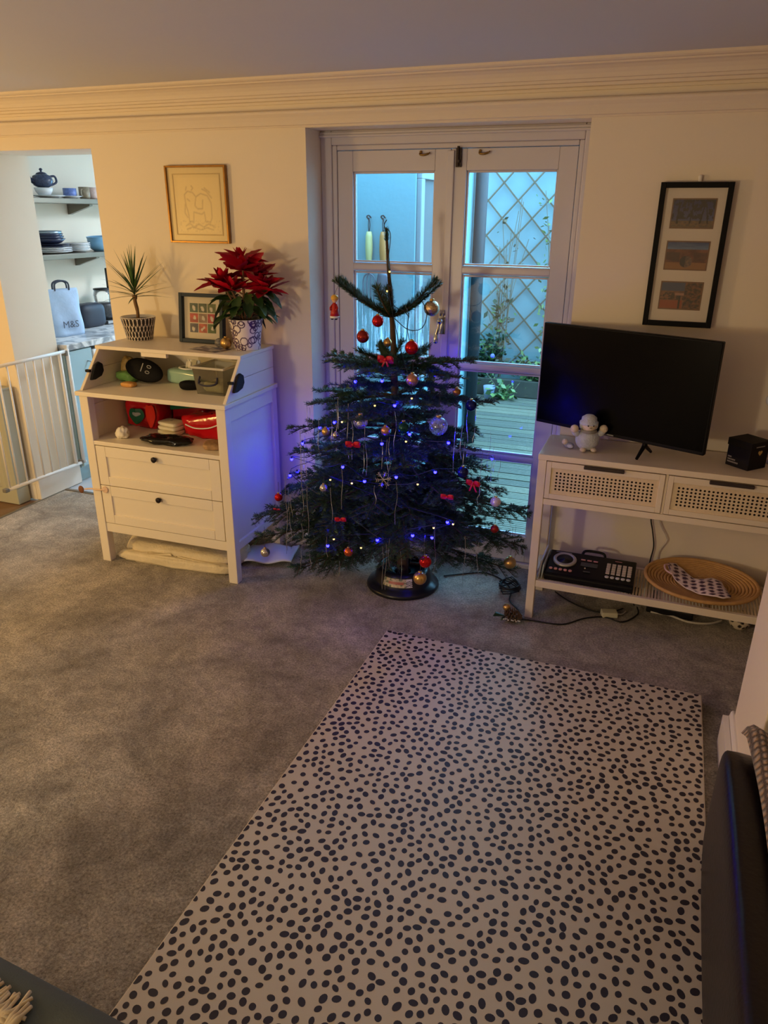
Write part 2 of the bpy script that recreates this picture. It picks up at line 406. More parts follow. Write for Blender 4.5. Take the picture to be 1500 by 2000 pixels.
# rear extension: its white wall faces the french doors
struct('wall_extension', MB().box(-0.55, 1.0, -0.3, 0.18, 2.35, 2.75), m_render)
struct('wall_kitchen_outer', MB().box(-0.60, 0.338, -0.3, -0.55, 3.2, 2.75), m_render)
r = sroot('window_extension', (0.18, 1.44, 0.0))
mb = MB(); mb.box(0, -0.42, 0.72, 0.03, 0.42, 0.78); mb.box(0, -0.42, 1.86, 0.03, 0.42, 1.92); mb.box(0, -0.42, 0.78, 0.03, -0.36, 1.86); mb.box(0, 0.36, 0.78, 0.03, 0.42, 1.86); mb.box(0, -0.03, 0.78, 0.03, 0.03, 1.86)
obj('window_frame', mb, mat('grey_window_paint', S(110, 118, 122), 0.6), r, bevel=0.004)
for y0 in (-0.36, 0.03): obj('pane', MB().box(0.004, y0, 0.78, 0.01, y0+0.33, 1.86), m_greyw, r)
p_ = thing('downpipe', 'dark downpipe on the corner of the white extension wall outside', 'pipe', (0.235, 2.30, 0.0))
obj('pipe', MB().cyl((0, 0, -0.05), (0, 0, 2.7), 0.045, 14), m_dark, p_, smooth=True)
for z in (0.3, 1.3, 2.2): obj('bracket', MB().box(-0.056, -0.05, z, 0.05, 0.05, z+0.03), m_dark, p_, bevel=0.003)
# deck: every board on its own
DZ = -0.02
deck = sroot('floor_deck', (0, 0, DZ))
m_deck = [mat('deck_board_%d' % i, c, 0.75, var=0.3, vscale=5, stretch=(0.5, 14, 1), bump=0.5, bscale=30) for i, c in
          enumerate([S(88, 84, 68), S(99, 92, 74), S(78, 74, 62)])]  # board colours darkened to hold down the bright sky on the deck
pitch = 0.118
plank0 = None
for i in range(33):
    y = 0.36 + i*pitch
    mb = MB(); gv = 4; w = 0.110
    prof = []
    for k in range(gv):
        a = k*w/gv; prof += [(a+0.002, 0.0), (a+w/gv-0.005, 0.0), (a+w/gv-0.0035, -0.005), (a+w/gv-0.0005, -0.005)]
    prof = [(y+a, z) for a, z in prof] + [(y+w, -0.03), (y, -0.03)]
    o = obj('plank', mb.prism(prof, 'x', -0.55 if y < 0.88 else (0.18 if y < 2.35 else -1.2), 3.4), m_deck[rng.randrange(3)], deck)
    o.location.z = rng.uniform(-0.003, 0.003)
struct('ground', MB().box(-1.2, 0.34, -0.4, 3.6, 4.4, -0.12), mat('courtyard_soil', S(80, 72, 60), 0.9))
# raised bed of dark sleepers
m_sleeper = mat('mossy_sleeper', S(52, 48, 38), 0.85, var=0.35, vscale=8, bump=0.6, bscale=20)
bed = thing('raised_bed', 'dark mossy timber raised bed below the trellis in the courtyard', 'planter', (0, 4.0, DZ))
obj('sleeper', MB().box(-1.0, -0.02, 0.002, 1.3, 0.06, 0.17), m_sleeper, bed, bevel=0.008)
obj('sleeper', MB().box(1.31, -0.02, 0.002, 3.2, 0.06, 0.165), m_sleeper, bed, bevel=0.008)
obj('soil', MB().box(-1.0, 0.06, 0.0, 3.2, 0.195, 0.14), mat('bed_soil', S(60, 52, 42), 0.95, bump=0.8, bscale=40), bed)
# trellis, each lath its own part
m_lath = mat('brown_lath', S(74, 62, 44), 0.8, var=0.2, vscale=30)
tr = thing('trellis', 'brown diagonal lattice trellis fixed to the white courtyard wall', 'trellis', (0.42, 4.165, 0.0))
x0, x1, z0, z1, st = -0.62, 0.9, 0.25, 2.35, 0.285
def clip(cx, sgn):
    pts = []
    for z in np.linspace(z0, z1, 211):
        x = cx + sgn*(z - z0)*0.92
        if x0 <= x <= x1: pts.append((x, z))
    return (pts[0], pts[-1]) if len(pts) > 6 else None
for sgn, yo in ((1, 0.0), (-1, -0.010)):
    cx = -4.0
    while cx < 5.0:
        c = clip(cx, sgn)
        if c:
            (xa, za), (xb, zb) = c
            obj('lath', MB().tube([(xa, yo, za), (xb, yo, zb)], 0.0085, 4), m_lath, tr)
        cx += st
# leafy plants
def leaf_cloud(name, label, cat, loc, n, spread, hgt, mats, size, seed, stems=8, group=None, lean=0.0, flowers=None):
    rg = random.Random(seed); t = thing(name, label, cat, loc, group=group)
    sb = MB(); lb = MB()
    tips = []
    for i in range(stems):
        ang = rg.uniform(0, 2*PI); r_ = spread*rg.uniform(0.1, 1.0)
        top = Vector((math.cos(ang)*r_, min(0.03, math.sin(ang)*r_*0.32), hgt*rg.uniform(0.45, 1.0)))
        mid = Vector((top.x*0.4 + rg.uniform(-.04, .04), top.y*0.5, top.z*0.55))
        P = sm([(top.x*0.1, top.y*0.1, 0), mid, top], 6); sb.tube(P, 0.0035, 5); tips += P[2:]
    for i in range(n):
        b = tips[rg.randrange(len(tips))] + Vector((rg.gauss(0, .05), rg.gauss(-.01, .02), rg.gauss(0, .04)))
        b.y = min(b.y, 0.0 if loc[1] > 4.08 else 0.05)
        if b.z < 0.02: b.z = 0.03
        d = Vector((rg.gauss(0, 1), rg.gauss(0, 1), rg.gauss(0.1, .6))).normalized(); L_ = size*rg.uniform(.6, 1.3)
        s_ = d.cross(Vector((rg.gauss(0,1), rg.gauss(0,1), 1))).normalized()*L_*0.3
        lb.add([b, b+d*L_*.5+s_, b+d*L_, b+d*L_*.5-s_], [(0,1,2,3)], rg.randrange(len(mats)))
    obj('stem', sb, mat('twig_brown', S(86, 76, 60), 0.8), t); obj('foliage', lb, mats, t, kind='stuff')
    if flowers:
        for q in flowers: obj('flower', MB().ball(q, 0.022, 8, 6), mat('violet_flower', S(90, 90, 210), 0.6), t)
    return t
g1 = mat('leaf_fresh', S(58, 86, 42), 0.5); g2 = mat('leaf_dark', S(28, 48, 30), 0.5); g3 = mat('leaf_pale', S(92, 110, 58), 0.5); g4 = mat('leaf_dry', S(74, 68, 50), 0.7)
leaf_cloud('shrub', 'low leafy shrub at the foot of the trellis beside the downpipe', 'shrub', (-0.10, 4.06, 0.12), 520, 0.30, 0.40, [g1, g2, g2], 0.06, 1, flowers=[(0.12, -.1, .26), (-0.1, -.1, .2)])
leaf_cloud('shrub', 'low leafy shrub at the foot of the trellis towards the television', 'shrub', (0.42, 4.06, 0.12), 420, 0.30, 0.26, [g1, g2, g3], 0.055, 2)
leaf_cloud('climbing_plant', 'sparse climber with dark leaves growing up the middle of trellis', 'plant', (0.02, 4.11, 0.14), 170, 0.20, 0.95, [g2, g4, g1], 0.07, 3, stems=7)
leaf_cloud('climbing_plant', 'thin bare climber stems rising on the trellis', 'plant', (0.06, 4.10, 0.15), 40, 0.26, 1.75, [g4, g2], 0.045, 4, stems=10)
leaf_cloud('climbing_plant', 'fresh green climber in the top corner of the trellis', 'plant', (0.50, 4.11, 0.15), 150, 0.20, 1.95, [g1, g3], 0.055, 5, stems=4)
leaf_cloud('fern', 'bright green tuft growing at the edge of the deck', 'plant', (0.14, 3.86, DZ), 110, 0.12, 0.12, [g3, g1], 0.07, 6, stems=9)
leaf_cloud('shrub', 'dark leafy shrub in pot shade beside the raised bed', 'shrub', (-0.30, 3.86, DZ), 380, 0.26, 0.30, [g2, g1], 0.05, 8)
leaf_cloud('trailing_stem', 'long pale stem leaning from the green tuft over the bed', 'plant', (0.20, 3.84, DZ), 12, 0.3, 0.3, [g3], 0.03, 12, stems=2)
pot_ = thing('plant_pot', 'small pale blue plant pot by the raised bed', 'pot', (0.03, 3.86, DZ+0.002))
obj('pot', MB().lathe([(0.045, 0), (0.062, 0.12), (0.058, 0.12), (0.044, 0.02)], 16), mat('pale_pot', S(120, 126, 150), 0.5), pot_, smooth=True)
obj('soil', MB().lathe([(0.0, 0.09), (0.05, 0.09)], 12), MATS['bed_soil'], pot_)
# garden tools hanging on the extension wall
m_steel = mat('tool_steel', S(92, 100, 112), 0.4, 0.8)
def tool(name, label, x, handle, fork):
    t = thing(name, label, 'garden tool', (x, 0.975, 1.655))
    mb = MB(); mb.tube(sm([(0.002, 0.024, 0.0), (0, -0.004, 0.012), (-0.012, -0.004, 0.004), (0.002, 0.0, -0.012)], 4), 0.004, 6); obj('hook', mb, m_dark, t)
    mb = MB(); mb.tube(sm([(0, 0, 0), (-0.004, 0, -0.04), (0, 0, -0.08)], 3), 0.0025, 5); mb.tube(sm([(0, 0, 0), (0.006, 0, -0.04), (0, 0, -0.08)], 3), 0.0025, 5); obj('cord', mb, m_dark, t)
    obj('handle', MB().lathe([(0.010, -0.255), (0.017, -0.245), (0.022, -0.17), (0.020, -0.10), (0.014, -0.075)], 12), handle, t, smooth=True)
    mb = MB(); mb.tube([(0, 0, -0.25), (0, 0, -0.31)], 0.007, 8)
    if fork:
        for k in range(4):
            o_ = (k-1.5)*0.022; mb.tube(sm([(0, 0, -0.305), (o_, 0, -0.33), (o_*1.05, -0.006, -0.40), (o_*0.9, 0, -0.455)], 4), 0.0042, 6)
    else:
        mb.grid(lambda u, v: ((u-.5)*0.075*math.sin(PI*(0.2+0.8*v))**0.6, -0.014*math.cos((u-.5)*2.6), -0.30-0.19*v), 8, 10)
    obj('head', mb, m_steel, t, solid=0.0 if fork else 0.002, smooth=True); return t
tool('hand_fork', 'garden hand fork with cream handle hanging outside on white wall', -0.092, mat('cream_handle', S(180, 160, 104), 0.5), True)
tool('hand_trowel', 'garden trowel with orange wooden handle hanging outside behind tree top', -0.004, mat('orange_handle', S(168, 104, 46), 0.5), False)

# ================================================================== KITCHEN
KX, KF = -2.47, -1.866
struct('wall_kitchen_left', MB().box(KX-0.1, T, -0.05, KX, 3.3, 2.3), m_wall)
mb = MB(); mb.box(KX, 3.2, -0.05, -2.1, 3.3, 2.3); mb.box(-1.0, 3.2, -0.05, -0.55, 3.3, 2.3); mb.box(-2.1, 3.2, -0.05, -1.0, 3.3, 1.0); mb.box(-2.1, 3.2, 2.0, -1.0, 3.3, 2.3)
struct('wall_kitchen_back', mb, m_wall)
struct('wall_kitchen_right', MB().box(-0.70, T, -0.05, -0.61, 3.2, 2.3), m_wall)
struct('ceiling_kitchen', MB().box(KX-0.1, T, 2.2, -0.55, 3.3, 2.3), m_ceil)
m_blue = mat('duck_egg_blue_cabinet', S(166, 196, 206), 0.4, var=0.02)
m_white = mat('white_enamel', S(232, 232, 230), 0.3, var=0.02)
m_black = mat('black_plastic', S(22, 22, 24), 0.4, var=0.1)
def stone_mat():
    m, nt, p, out = _nodes('grey_marble_worktop'); N = nt.nodes; L = nt.links
    tc = N.new('ShaderNodeTexCoord'); n1 = N.new('ShaderNodeTexNoise'); n1.inputs['Scale'].default_value = 9; n1.inputs['Detail'].default_value = 8; n1.inputs['Distortion'].default_value = 1.4
    cr = N.new('ShaderNodeValToRGB'); cr.color_ramp.elements[0].color = (*S(140, 146, 152), 1); cr.color_ramp.elements[1].color = (*S(226, 226, 226), 1)
    cr.color_ramp.elements[0].position = 0.4; cr.color_ramp.elements[1].position = 0.56
    L.new(tc.outputs['Object'], n1.inputs['Vector']); L.new(n1.outputs[0], cr.inputs[0]); L.new(cr.outputs[0], p.inputs['Base Color']); p.inputs['Roughness'].default_value = 0.3; return m
tag(obj('worktop', MB().box(KX, T+0.012, 0.868, KF, 3.19, 0.905), stone_mat(), bevel=0.003), 'grey marbled kitchen worktop seen through the doorway', 'worktop')
c1 = thing('base_cabinet', 'pale blue kitchen base cabinet under worktop beside the doorway', 'cabinet', (KX, T+0.014, 0))
obj('body', MB().box(0.005, 0, 0.10, 0.575, 0.218, 0.866), m_blue, c1)
dr = obj('door', MB().box(0.577, 0.003, 0.11, 0.595, 0.216, 0.86), m_blue, c1, bevel=0.003)
obj('handle', MB().tube(sm([(0.595, 0.17, 0.78), (0.625, 0.17, 0.77), (0.63, 0.17, 0.72), (0.625, 0.17, 0.67), (0.595, 0.17, 0.66)], 4), 0.004, 6), m_chrome, dr)
obj('plinth', MB().box(0.10, 0, 0.0, 0.54, 0.218, 0.098), m_blue, c1)
c2 = thing('dishwasher', 'white kitchen appliance under worktop behind the white chest', 'appliance', (KX, 0.575, 0))
obj('body', MB().box(0.01, 0, 0.02, 0.57, 0.6, 0.84), m_white, c2)
obj('door', MB().box(0.572, 0.004, 0.12, 0.60, 0.596, 0.842), m_white, c2, bevel=0.004)
obj('plinth', MB().box(0.10, 0, 0.0, 0.55, 0.6, 0.018), m_white, c2)
c3 = thing('base_cabinet', 'pale blue kitchen base cabinet beyond the white appliance', 'cabinet', (KX, 1.18, 0))
obj('body', MB().box(0.005, 0, 0.10, 0.575, 2.0, 0.866), m_blue, c3); obj('plinth', MB().box(0.10, 0, 0.0, 0.54, 2.0, 0.098), m_blue, c3)
for k in range(3):
    dr = obj('door', MB().box(0.577, 0.004+k*0.667, 0.11, 0.595, 0.660+k*0.667, 0.86), m_blue, c3, bevel=0.003)
    obj('handle', MB().tube([(0.60, 0.60+k*0.667, 0.70), (0.60, 0.60+k*0.667, 0.80)], 0.005, 6), m_chrome, dr)
# shelves
m_shelf = mat('brushed_steel_shelf', S(128, 122, 110), 0.35, 0.6, var=0.08)
for zt, nm in ((1.755, 'upper'), (1.412, 'lower')):
    s_ = thing('wall_shelf', '%s brushed metal kitchen shelf carrying %s' % (nm, 'the teapot and mugs' if nm == 'upper' else 'stacked plates and bowls'), 'shelf', (KX, 0.50, zt))
    obj('board', MB().box(0.001, 0, -0.032, 0.27, 1.9, 0.0), m_shelf, s_, bevel=0.003)
    for yb in (0.68, 1.4): obj('bracket', MB().prism([(0.001, -0.033), (0.20, -0.033), (0.20, -0.045), (0.012, -0.10), (0.001, -0.10)], 'y', yb, yb+0.03), m_shelf, s_)
US, LS = 1.7555, 1.4125
m_blueware = mat('blue_transfer_china', S(62, 70, 96), 0.25, var=0.7, vscale=90)
m_china = mat('white_china', S(238, 238, 240), 0.2, var=0.02)
m_navy = mat('navy_china', S(40, 46, 74), 0.3, var=0.1)
def saucer(name, label, cat, loc, r_, m, h=0.016, group=None):
    return tag(obj_at(name, MB().lathe([(r_*0.55, 0), (r_*0.6, h*0.25), (r_, h*0.8), (r_, h), (r_*0.6, h*0.55), (0.001, h*0.5)], 28, cap1=False), m, loc), label, cat, group)
def obj_at(name, mb, m, loc, smooth=True):
    o = obj(name, mb, m, smooth=smooth); o.location = loc; return o
# upper shelf
saucer('saucer', 'white plate under the teapot on the upper kitchen shelf', 'plate', (-2.31, 0.86, US), 0.10, m_china)
tp = thing('teapot', 'blue and white teapot standing on a pale bowl on upper shelf', 'teapot', (-2.31, 0.82, US+0.062), rotz=math.radians(75))
obj('body', MB().lathe([(0.034, 0), (0.056, 0.012), (0.066, 0.04), (0.056, 0.068), (0.034, 0.078)], 24), m_blueware, tp, smooth=True)
obj('lid', MB().lathe([(0.036, 0.078), (0.026, 0.088), (0.006, 0.093), (0.006, 0.098), (0.012, 0.106), (0.006, 0.114), (0.001, 0.115)], 16), m_navy, tp, smooth=True)
obj('spout', MB().tube(sm([(-0.055, 0, 0.03), (-0.085, 0, 0.05), (-0.10, 0, 0.085)], 5), [0.016]*4+[0.012]*4+[0.009]*3, 10), m_navy, tp, smooth=True)
obj('handle', MB().tube(sm([(0.055, 0, 0.066), (0.09, 0, 0.068), (0.098, 0, 0.035), (0.06, 0, 0.015)], 6), 0.007, 8), m_navy, tp, smooth=True)
tag(obj_at('bowl', MB().lathe([(0.035, 0), (0.05, 0.02), (0.058, 0.044), (0.054, 0.044), (0.045, 0.02), (0.001, 0.008)], 24, cap1=False), m_china, (-2.31, 0.82, US+0.016)), 'white bowl beneath the teapot on the upper shelf', 'bowl')
def mug(label, loc, m, r_=0.036, h=0.075, rz=0.0, cat='mug'):
    t = thing('mug', label, cat, loc, rz)
    obj('body', MB().lathe([(r_*0.85, 0), (r_, h*0.15), (r_, h), (r_*0.92, h), (r_*0.9, h*0.12), (0.001, h*0.1)], 24, cap1=False), m, t, smooth=True)
    obj('handle', MB().tube(sm([(r_*0.95, 0, h*.8), (r_*1.6, 0, h*.72), (r_*1.6, 0, h*.32), (r_*0.95, 0, h*.22)], 5), 0.005, 6), m, t, smooth=True); return t
saucer('saucer', 'white saucer under blue cup on the upper kitchen shelf', 'saucer', (-2.30, 1.04, US), 0.075, m_china)
mug('blue and white cup on saucer next to the teapot', (-2.30, 1.04, US+0.012), mat('cobalt_pattern_china', S(110, 130, 190), 0.25, var=0.7, vscale=45), 0.043, 0.052, 2.2, 'cup')
mug('brown and white patterned mug in the row of shelf mugs', (-2.27, 1.145, US), mat('brown_mug', S(150, 136, 112), 0.35, var=0.7, vscale=50), rz=-1.2)
mug('pink patterned mug between brown mug and striped mug', (-2.28, 1.235, US), mat('pink_mug', S(206, 180, 170), 0.35, var=0.35, vscale=60), rz=1.2)
mug('white mug with black print at the end of upper shelf', (-2.27, 1.325, US), mat('print_mug', S(190, 190, 192), 0.35, var=0.55, vscale=40), rz=1.4)
# lower shelf: stacked plates, each its own
z = LS
for i in range(3):
    saucer('plate', 'white dinner plate, number %s from the bottom of the left stack' % ('one', 'two', 'three')[i], 'plate', (-2.33, 0.84, z), 0.125, m_china, 0.016, 'left plate stack'); z += 0.012
for i in range(2):
    saucer('plate', 'dark navy plate in the left shelf stack, %s of the two' % ('lower', 'upper')[i], 'plate', (-2.33, 0.84, z), 0.115, m_navy, 0.015, 'left plate stack'); z += 0.011
for i in range(4):
    nm = ('lowest', 'second', 'third', 'topmost')[i]
    tag(obj_at('bowl', MB().lathe([(0.05, 0), (0.08, 0.012), (0.105-i*0.006, 0.036), (0.100-i*0.006, 0.036), (0.075, 0.014), (0.001, 0.008)], 28, cap1=False), m_navy if i < 3 else mat('steel_bowl', S(150, 166, 180), 0.3, 0.7), (-2.33, 0.82, z)), '%s bowl stacked on the navy plates' % nm, 'bowl', 'stacked shallow bowls'); z += 0.016
z = LS
for i in range(5):
    saucer('side_plate', 'small white side plate in the middle stack, %s from bottom' % ('first', 'second', 'third', 'fourth', 'fifth')[i], 'plate', (-2.31, 1.055, z), 0.084, m_china if i % 2 == 0 else mat('pale_stripe_china', S(214, 220, 222), 0.25, var=0.15, vscale=60), 0.018, 'middle side plate stack'); z += 0.011
m_bowlblue = mat('sky_blue_bowl', S(120, 170, 204), 0.3, var=0.03)
for i in range(2):
    o = obj_at('mixing_bowl', MB().lathe([(0.045, 0), (0.07, 0.02), (0.086, 0.075), (0.081, 0.075), (0.065, 0.02), (0.001, 0.012)], 28, cap1=False), m_bowlblue, (-2.27, 1.235, LS+i*0.024)); tag(o, '%s of two nested sky blue bowls on the lower shelf' % ('lower', 'upper')[i], 'bowl', 'nested blue bowls')
    o.rotation_euler = (0.06*i, 0.0, 0)
# worktop things
WT_ = 0.9055
bag = thing('tote_bag', 'pale blue shopping bag standing on the kitchen worktop', 'bag', (-2.14, 0.66, WT_), rotz=math.radians(74))
bm_ = mat('pale_blue_cloth', S(176, 198, 226), 0.8, var=0.10, vscale=30, bump=0.4, bscale=60)
def bagf(u, v):
    x = (u-.5)*0.26*(1-0.10*v); zz = 0.31*v
    return x, zz
mb = MB()
for sy in (-1, 1):
    mb.grid(lambda u, v, sy=sy: ((u-.5)*0.24*(1-0.08*v) + 0.004*math.sin(9*v), sy*(0.045*(1-0.75*v**1.5)+0.006*math.sin(7*u+5*v))*(1-(2*abs(u-.5))**4*0.8), 0.30*v), 14, 16)
obj('body', mb, bm_, bag, smooth=True, solid=0.003)
for sy in (-1, 1): obj('strap', MB().tube(sm([(-0.05, sy*.012, 0.29), (-0.045, sy*.014, 0.335), (0, sy*.016, 0.35), (0.045, sy*.014, 0.335), (0.05, sy*.012, 0.29)], 5), 0.006, 6), mat('dark_strap', S(60, 66, 80), 0.7), bag)
text_mesh('M&S', 0.062, mat('dark_print', S(84, 92, 110), 0.7), bag, (0.005, -0.053, 0.075), (PI/2, 0, 0))
kt = thing('coffee_maker', 'black coffee maker with glass jug and tall handle on worktop', 'coffee maker', (-2.33, 1.26, WT_), rotz=math.radians(80))
obj('base', MB().box(-0.085, -0.09, 0, 0.085, 0.09, 0.03), m_black, kt, bevel=0.006)
obj('drip_plate', MB().box(-0.06, -0.098, 0.004, 0.07, -0.09, 0.024), m_chrome, kt, bevel=0.002)
obj('body', MB().lathe([(0.072, 0.03), (0.078, 0.06), (0.078, 0.13), (0.07, 0.145)], 24), mat('black_pattern_jar', S(60, 60, 62), 0.4, var=0.9, vscale=70), kt, smooth=True)
obj('jug', MB().lathe([(0.06, 0.146), (0.066, 0.20), (0.058, 0.235), (0.054, 0.235), (0.06, 0.20), (0.055, 0.15)], 24, cap0=False, cap1=False), glass_mat('clear_glass'), kt, smooth=True)
obj('lid', MB().lathe([(0.062, 0.236), (0.062, 0.246), (0.02, 0.25)], 20), m_black, kt, smooth=True)
mb = MB(); mb.box(0.055, -0.012, 0.245, 0.068, 0.012, 0.38); mb.box(0.055, -0.012, 0.365, 0.10, 0.012, 0.385); mb.box(0.055, -0.012, 0.262, 0.10, 0.012, 0.278)
obj('handle', mb, m_black, kt, bevel=0.003)
o = obj_at('grill', soft_box(0.16, 0.24, 0.17, 3, 0.004, 8, 0.5), mat('dark_slate_cover', S(52, 56, 68), 0.5), (-2.30, 1.05, WT_)); tag(o, 'dark slate kitchen gadget between the bag and coffee maker', 'appliance')
o = thing('frying_pan', 'black frying pan leaning behind the shopping bag', 'pan', (-2.38, 0.83, WT_+0.095), rot=(0, math.radians(74), 0.25))
obj('dish', MB().lathe([(0.085, 0), (0.10, 0.03), (0.096, 0.03), (0.082, 0.005), (0.001, 0.004)], 28, cap1=False), m_black, o, smooth=True)
obj('rim', MB().tube([(0.10*math.cos(t), 0.10*math.sin(t), 0.03) for t in np.linspace(0, 2*PI, 28)[:-1]], 0.003, 6, closed=True), m_chrome, o)
# safety gate folded back along the doorway reveal
gt = thing('safety_gate', 'white metal child safety gate swung open along the doorway', 'gate', (-1.858, 0.335, 0.0), rotz=0.0)
m_gate = mat('gate_white', S(236, 232, 226), 0.35, var=0.02)
obj('top_rail', MB().tube([(0, -0.62, 0.868), (0, 0.0, 0.872)], 0.0105, 10), m_gate, gt, smooth=True)
obj('bottom_rail', MB().tube([(0, -0.62, 0.165), (0, 0.02, 0.150)], 0.0105, 10), m_gate, gt, smooth=True)
for k in range(8): obj('bar', MB().tube([(0, -0.60+k*0.066, 0.166), (0, -0.60+k*0.066, 0.868)], 0.0058, 8), m_gate, gt, smooth=True)
obj('frame_post', MB().tube([(0, -0.062, 0.158), (0, -0.062, 0.87)], 0.011, 10), m_gate, gt, smooth=True)
obj('frame_post', MB().tube([(0.004, 0.0, 0.145), (0.004, 0.0, 0.885)], 0.012, 10), m_gate, gt, smooth=True)
obj('hinge', MB().box(-0.036, -0.02, 0.845, 0.014, 0.012, 0.878), mat('grey_plastic', S(120, 118, 112), 0.5), gt, bevel=0.004)
obj('hinge', MB().box(-0.036, -0.02, 0.145, 0.014, 0.012, 0.165), MATS['grey_plastic'], gt, bevel=0.004)
obj('end_cap', MB().box(-0.014, -0.645, 0.155, 0.014, -0.615, 0.178), MATS['grey_plastic'], gt, bevel=0.004)
# painted radiator on the wall left of the doorway
rd = thing('radiator', 'grey green panel radiator on the wall left of the doorway', 'radiator', (-1.965, -0.025, 0.0))
m_rad = mat('sage_grey_paint', S(176, 178, 164), 0.45, var=0.02)
prof = []
for k in range(14): prof += [(-0.06*k-0.004, -0.10), (-0.06*k-0.018, -0.108), (-0.06*k-0.042, -0.108), (-0.06*k-0.056, -0.10)]
obj('panel', MB().prism([(0, -0.10)] + prof + [(-0.85, -0.10), (-0.85, -0.01), (0, -0.01)], 'z', 0.10, 0.70), m_rad, rd)
obj('top_grille', MB().box(-0.85, -0.112, 0.70, 0.004, -0.006, 0.716), m_rad, rd, bevel=0.004)
obj('plinth', MB().box(-0.85, -0.104, 0.0, 0.0, -0.012, 0.098), m_rad, rd, bevel=0.003)
obj('valve', MB().lathe([(0.016, 0.0), (0.018, 0.04), (0.012, 0.05)], 12, (-0.05, -0.06, 0.716)), m_dark, rd, smooth=True)
# ================================================================== CHANGING CHEST
m_chest = mat('chest_white_paint', S(236, 226, 208), 0.42, var=0.02, vscale=6)
m_knob = mat('dark_knob', S(40, 34, 34), 0.35, 0.5)
CX, CY, CR = -0.9587, -0.5617, math.radians(1.72)
ch = thing('changing_chest', 'white wooden changing chest with slanted open top and two drawers', 'chest', (CX, CY, 0), CR)
W, D = 0.79, 0.50
for u in (0.0, W-0.048):
    for v in (0.0, D-0.045): obj('leg', MB().box(u, v, 0, u+0.048, v+0.045, 0.868), m_chest, ch, bevel=0.003)
for u0 in (0.002, W-0.018):
    pu = 0.014 if u0 < .1 else W-0.022
    obj('side_panel', MB().box(pu, 0.044, 0.20, pu+0.008, D-0.044, 0.81), m_chest, ch)
    obj('side_rail', MB().box(u0, 0.044, 0.800, u0+0.016, D-0.044, 0.868), m_chest, ch, bevel=0.002)
    obj('side_rail', MB().box(u0, 0.044, 0.165, u0+0.016, D-0.044, 0.205), m_chest, ch, bevel=0.002)
obj('back_panel', MB().box(0.02, D-0.012, 0.17, W-0.02, D-0.004, 0.868), m_chest, ch)
obj('bottom_rail', MB().box(0.046, 0.006, 0.168, W-0.046, 0.026, 0.216), m_chest, ch, bevel=0.002)
obj('bottom_board', MB().box(0.02, 0.02, 0.20, W-0.02, D-0.012, 0.216), m_chest, ch)
obj('middle_shelf', MB().box(0.016, 0.002, 0.628, W-0.016, D-0.012, 0.648), m_chest, ch, bevel=0.002)
obj('upper_shelf', MB().box(-0.010, -0.014, 0.868, W+0.010, D-0.004, 0.889), m_chest, ch, bevel=0.003)
obj('top_board', MB().box(-0.004, 0.160, 1.060, W+0.004, 0.486, 1.078), m_chest, ch, bevel=0.003)
obj('upper_back', MB().box(0.016, 0.468, 0.889, W-0.016, 0.476, 1.060), m_chest, ch)
for u0 in (0.0, W-0.016):
    obj('slanted_side', MB().prism([(0.012, 0.889), (0.478, 0.889), (0.478, 0.9735), (0.0875, 0.9735)], 'x', u0, u0+0.016), m_chest, ch, bevel=0.0015)
    obj('slanted_side', MB().prism([(0.089, 0.975), (0.478, 0.975), (0.478, 1.060), (0.165, 1.060)], 'x', u0, u0+0.016), m_chest, ch, bevel=0.0015)
obj('stop_block', MB().box(0.255, 0.164, 1.040, 0.395, 0.184, 1.060), m_chest, ch, bevel=0.002)
def drawer(z0, z1):
    d = obj('drawer', MB().box(0.052, 0.010, z0, W-0.052, 0.024, z1), m_chest, ch)
    fy = 0.002
    for (xa, xb) in ((0.052, 0.106), (W-0.106, W-0.052)): obj('drawer_stile', MB().box(xa, fy, z0, xb, 0.012, z1), m_chest, d, bevel=0.0015)
    for (za, zb) in ((z0, z0+0.046), (z1-0.052, z1)): obj('drawer_rail', MB().box(0.107, fy, za, W-0.107, 0.012, zb), m_chest, d, bevel=0.0015)
    mb = MB(); kx, kz = 0.394, z1-0.030
    mb.tube([(kx, fy+0.004, kz), (kx, fy-0.008, kz), (kx, fy-0.012, kz), (kx, fy-0.020, kz), (kx, fy-0.024, kz)], [0.007, 0.006, 0.013, 0.014, 0.008], 16)
    obj('knob', mb, m_knob, d, smooth=True)
drawer(0.424, 0.624); drawer(0.220, 0.420)
for (u0, s) in ((0.0, 1), (W, -1)):          # black foam guards strapped round the slanted edges
    out = (0.020, 0.032) if s > 0 else (0.0, 0.014)
    cy, cz = 0.118, 0.968
    poly = [(cy-0.030, cz-0.006), (cy-0.008, cz+0.028), (cy+0.018, cz+0.038), (cy+0.042, cz+0.024), (cy+0.046, cz-0.010), (cy+0.026, cz-0.032), (cy-0.02, cz-0.042), (cy-0.05, cz-0.040)]
    o = obj('edge_guard', MB().prism(poly, 'x', u0+0.018 if s > 0 else u0+0.001, u0+0.032 if s > 0 else u0+0.016), mat('black_foam', S(16, 16, 18), 0.8), ch, bevel=0.004)
    obj('guard_strap', MB().box(u0-0.004 if s > 0 else u0-0.020, 0.072, 0.964, u0+0.02 if s > 0 else u0+0.004, 0.086, 0.976), MATS['black_foam'], o)
mb = MB(); mb.cyl((0.078, 0.002, 0.400), (0.078, -0.006, 0.400), 0.017, 16)
obj('child_latch', mb, mat('clear_pink_plastic', S(226, 196, 170), 0.25, var=0.05), ch, bevel=0.002)
mb = MB(); mb.tube(sm([(0.078, -0.004, 0.40), (0.03, -0.008, 0.396), (-0.012, 0.004, 0.392), (-0.05, 0.0, 0.386)], 5), 0.0045, 6)
sp_ = obj('latch_strap', mb, MATS['clear_pink_plastic'], ch)
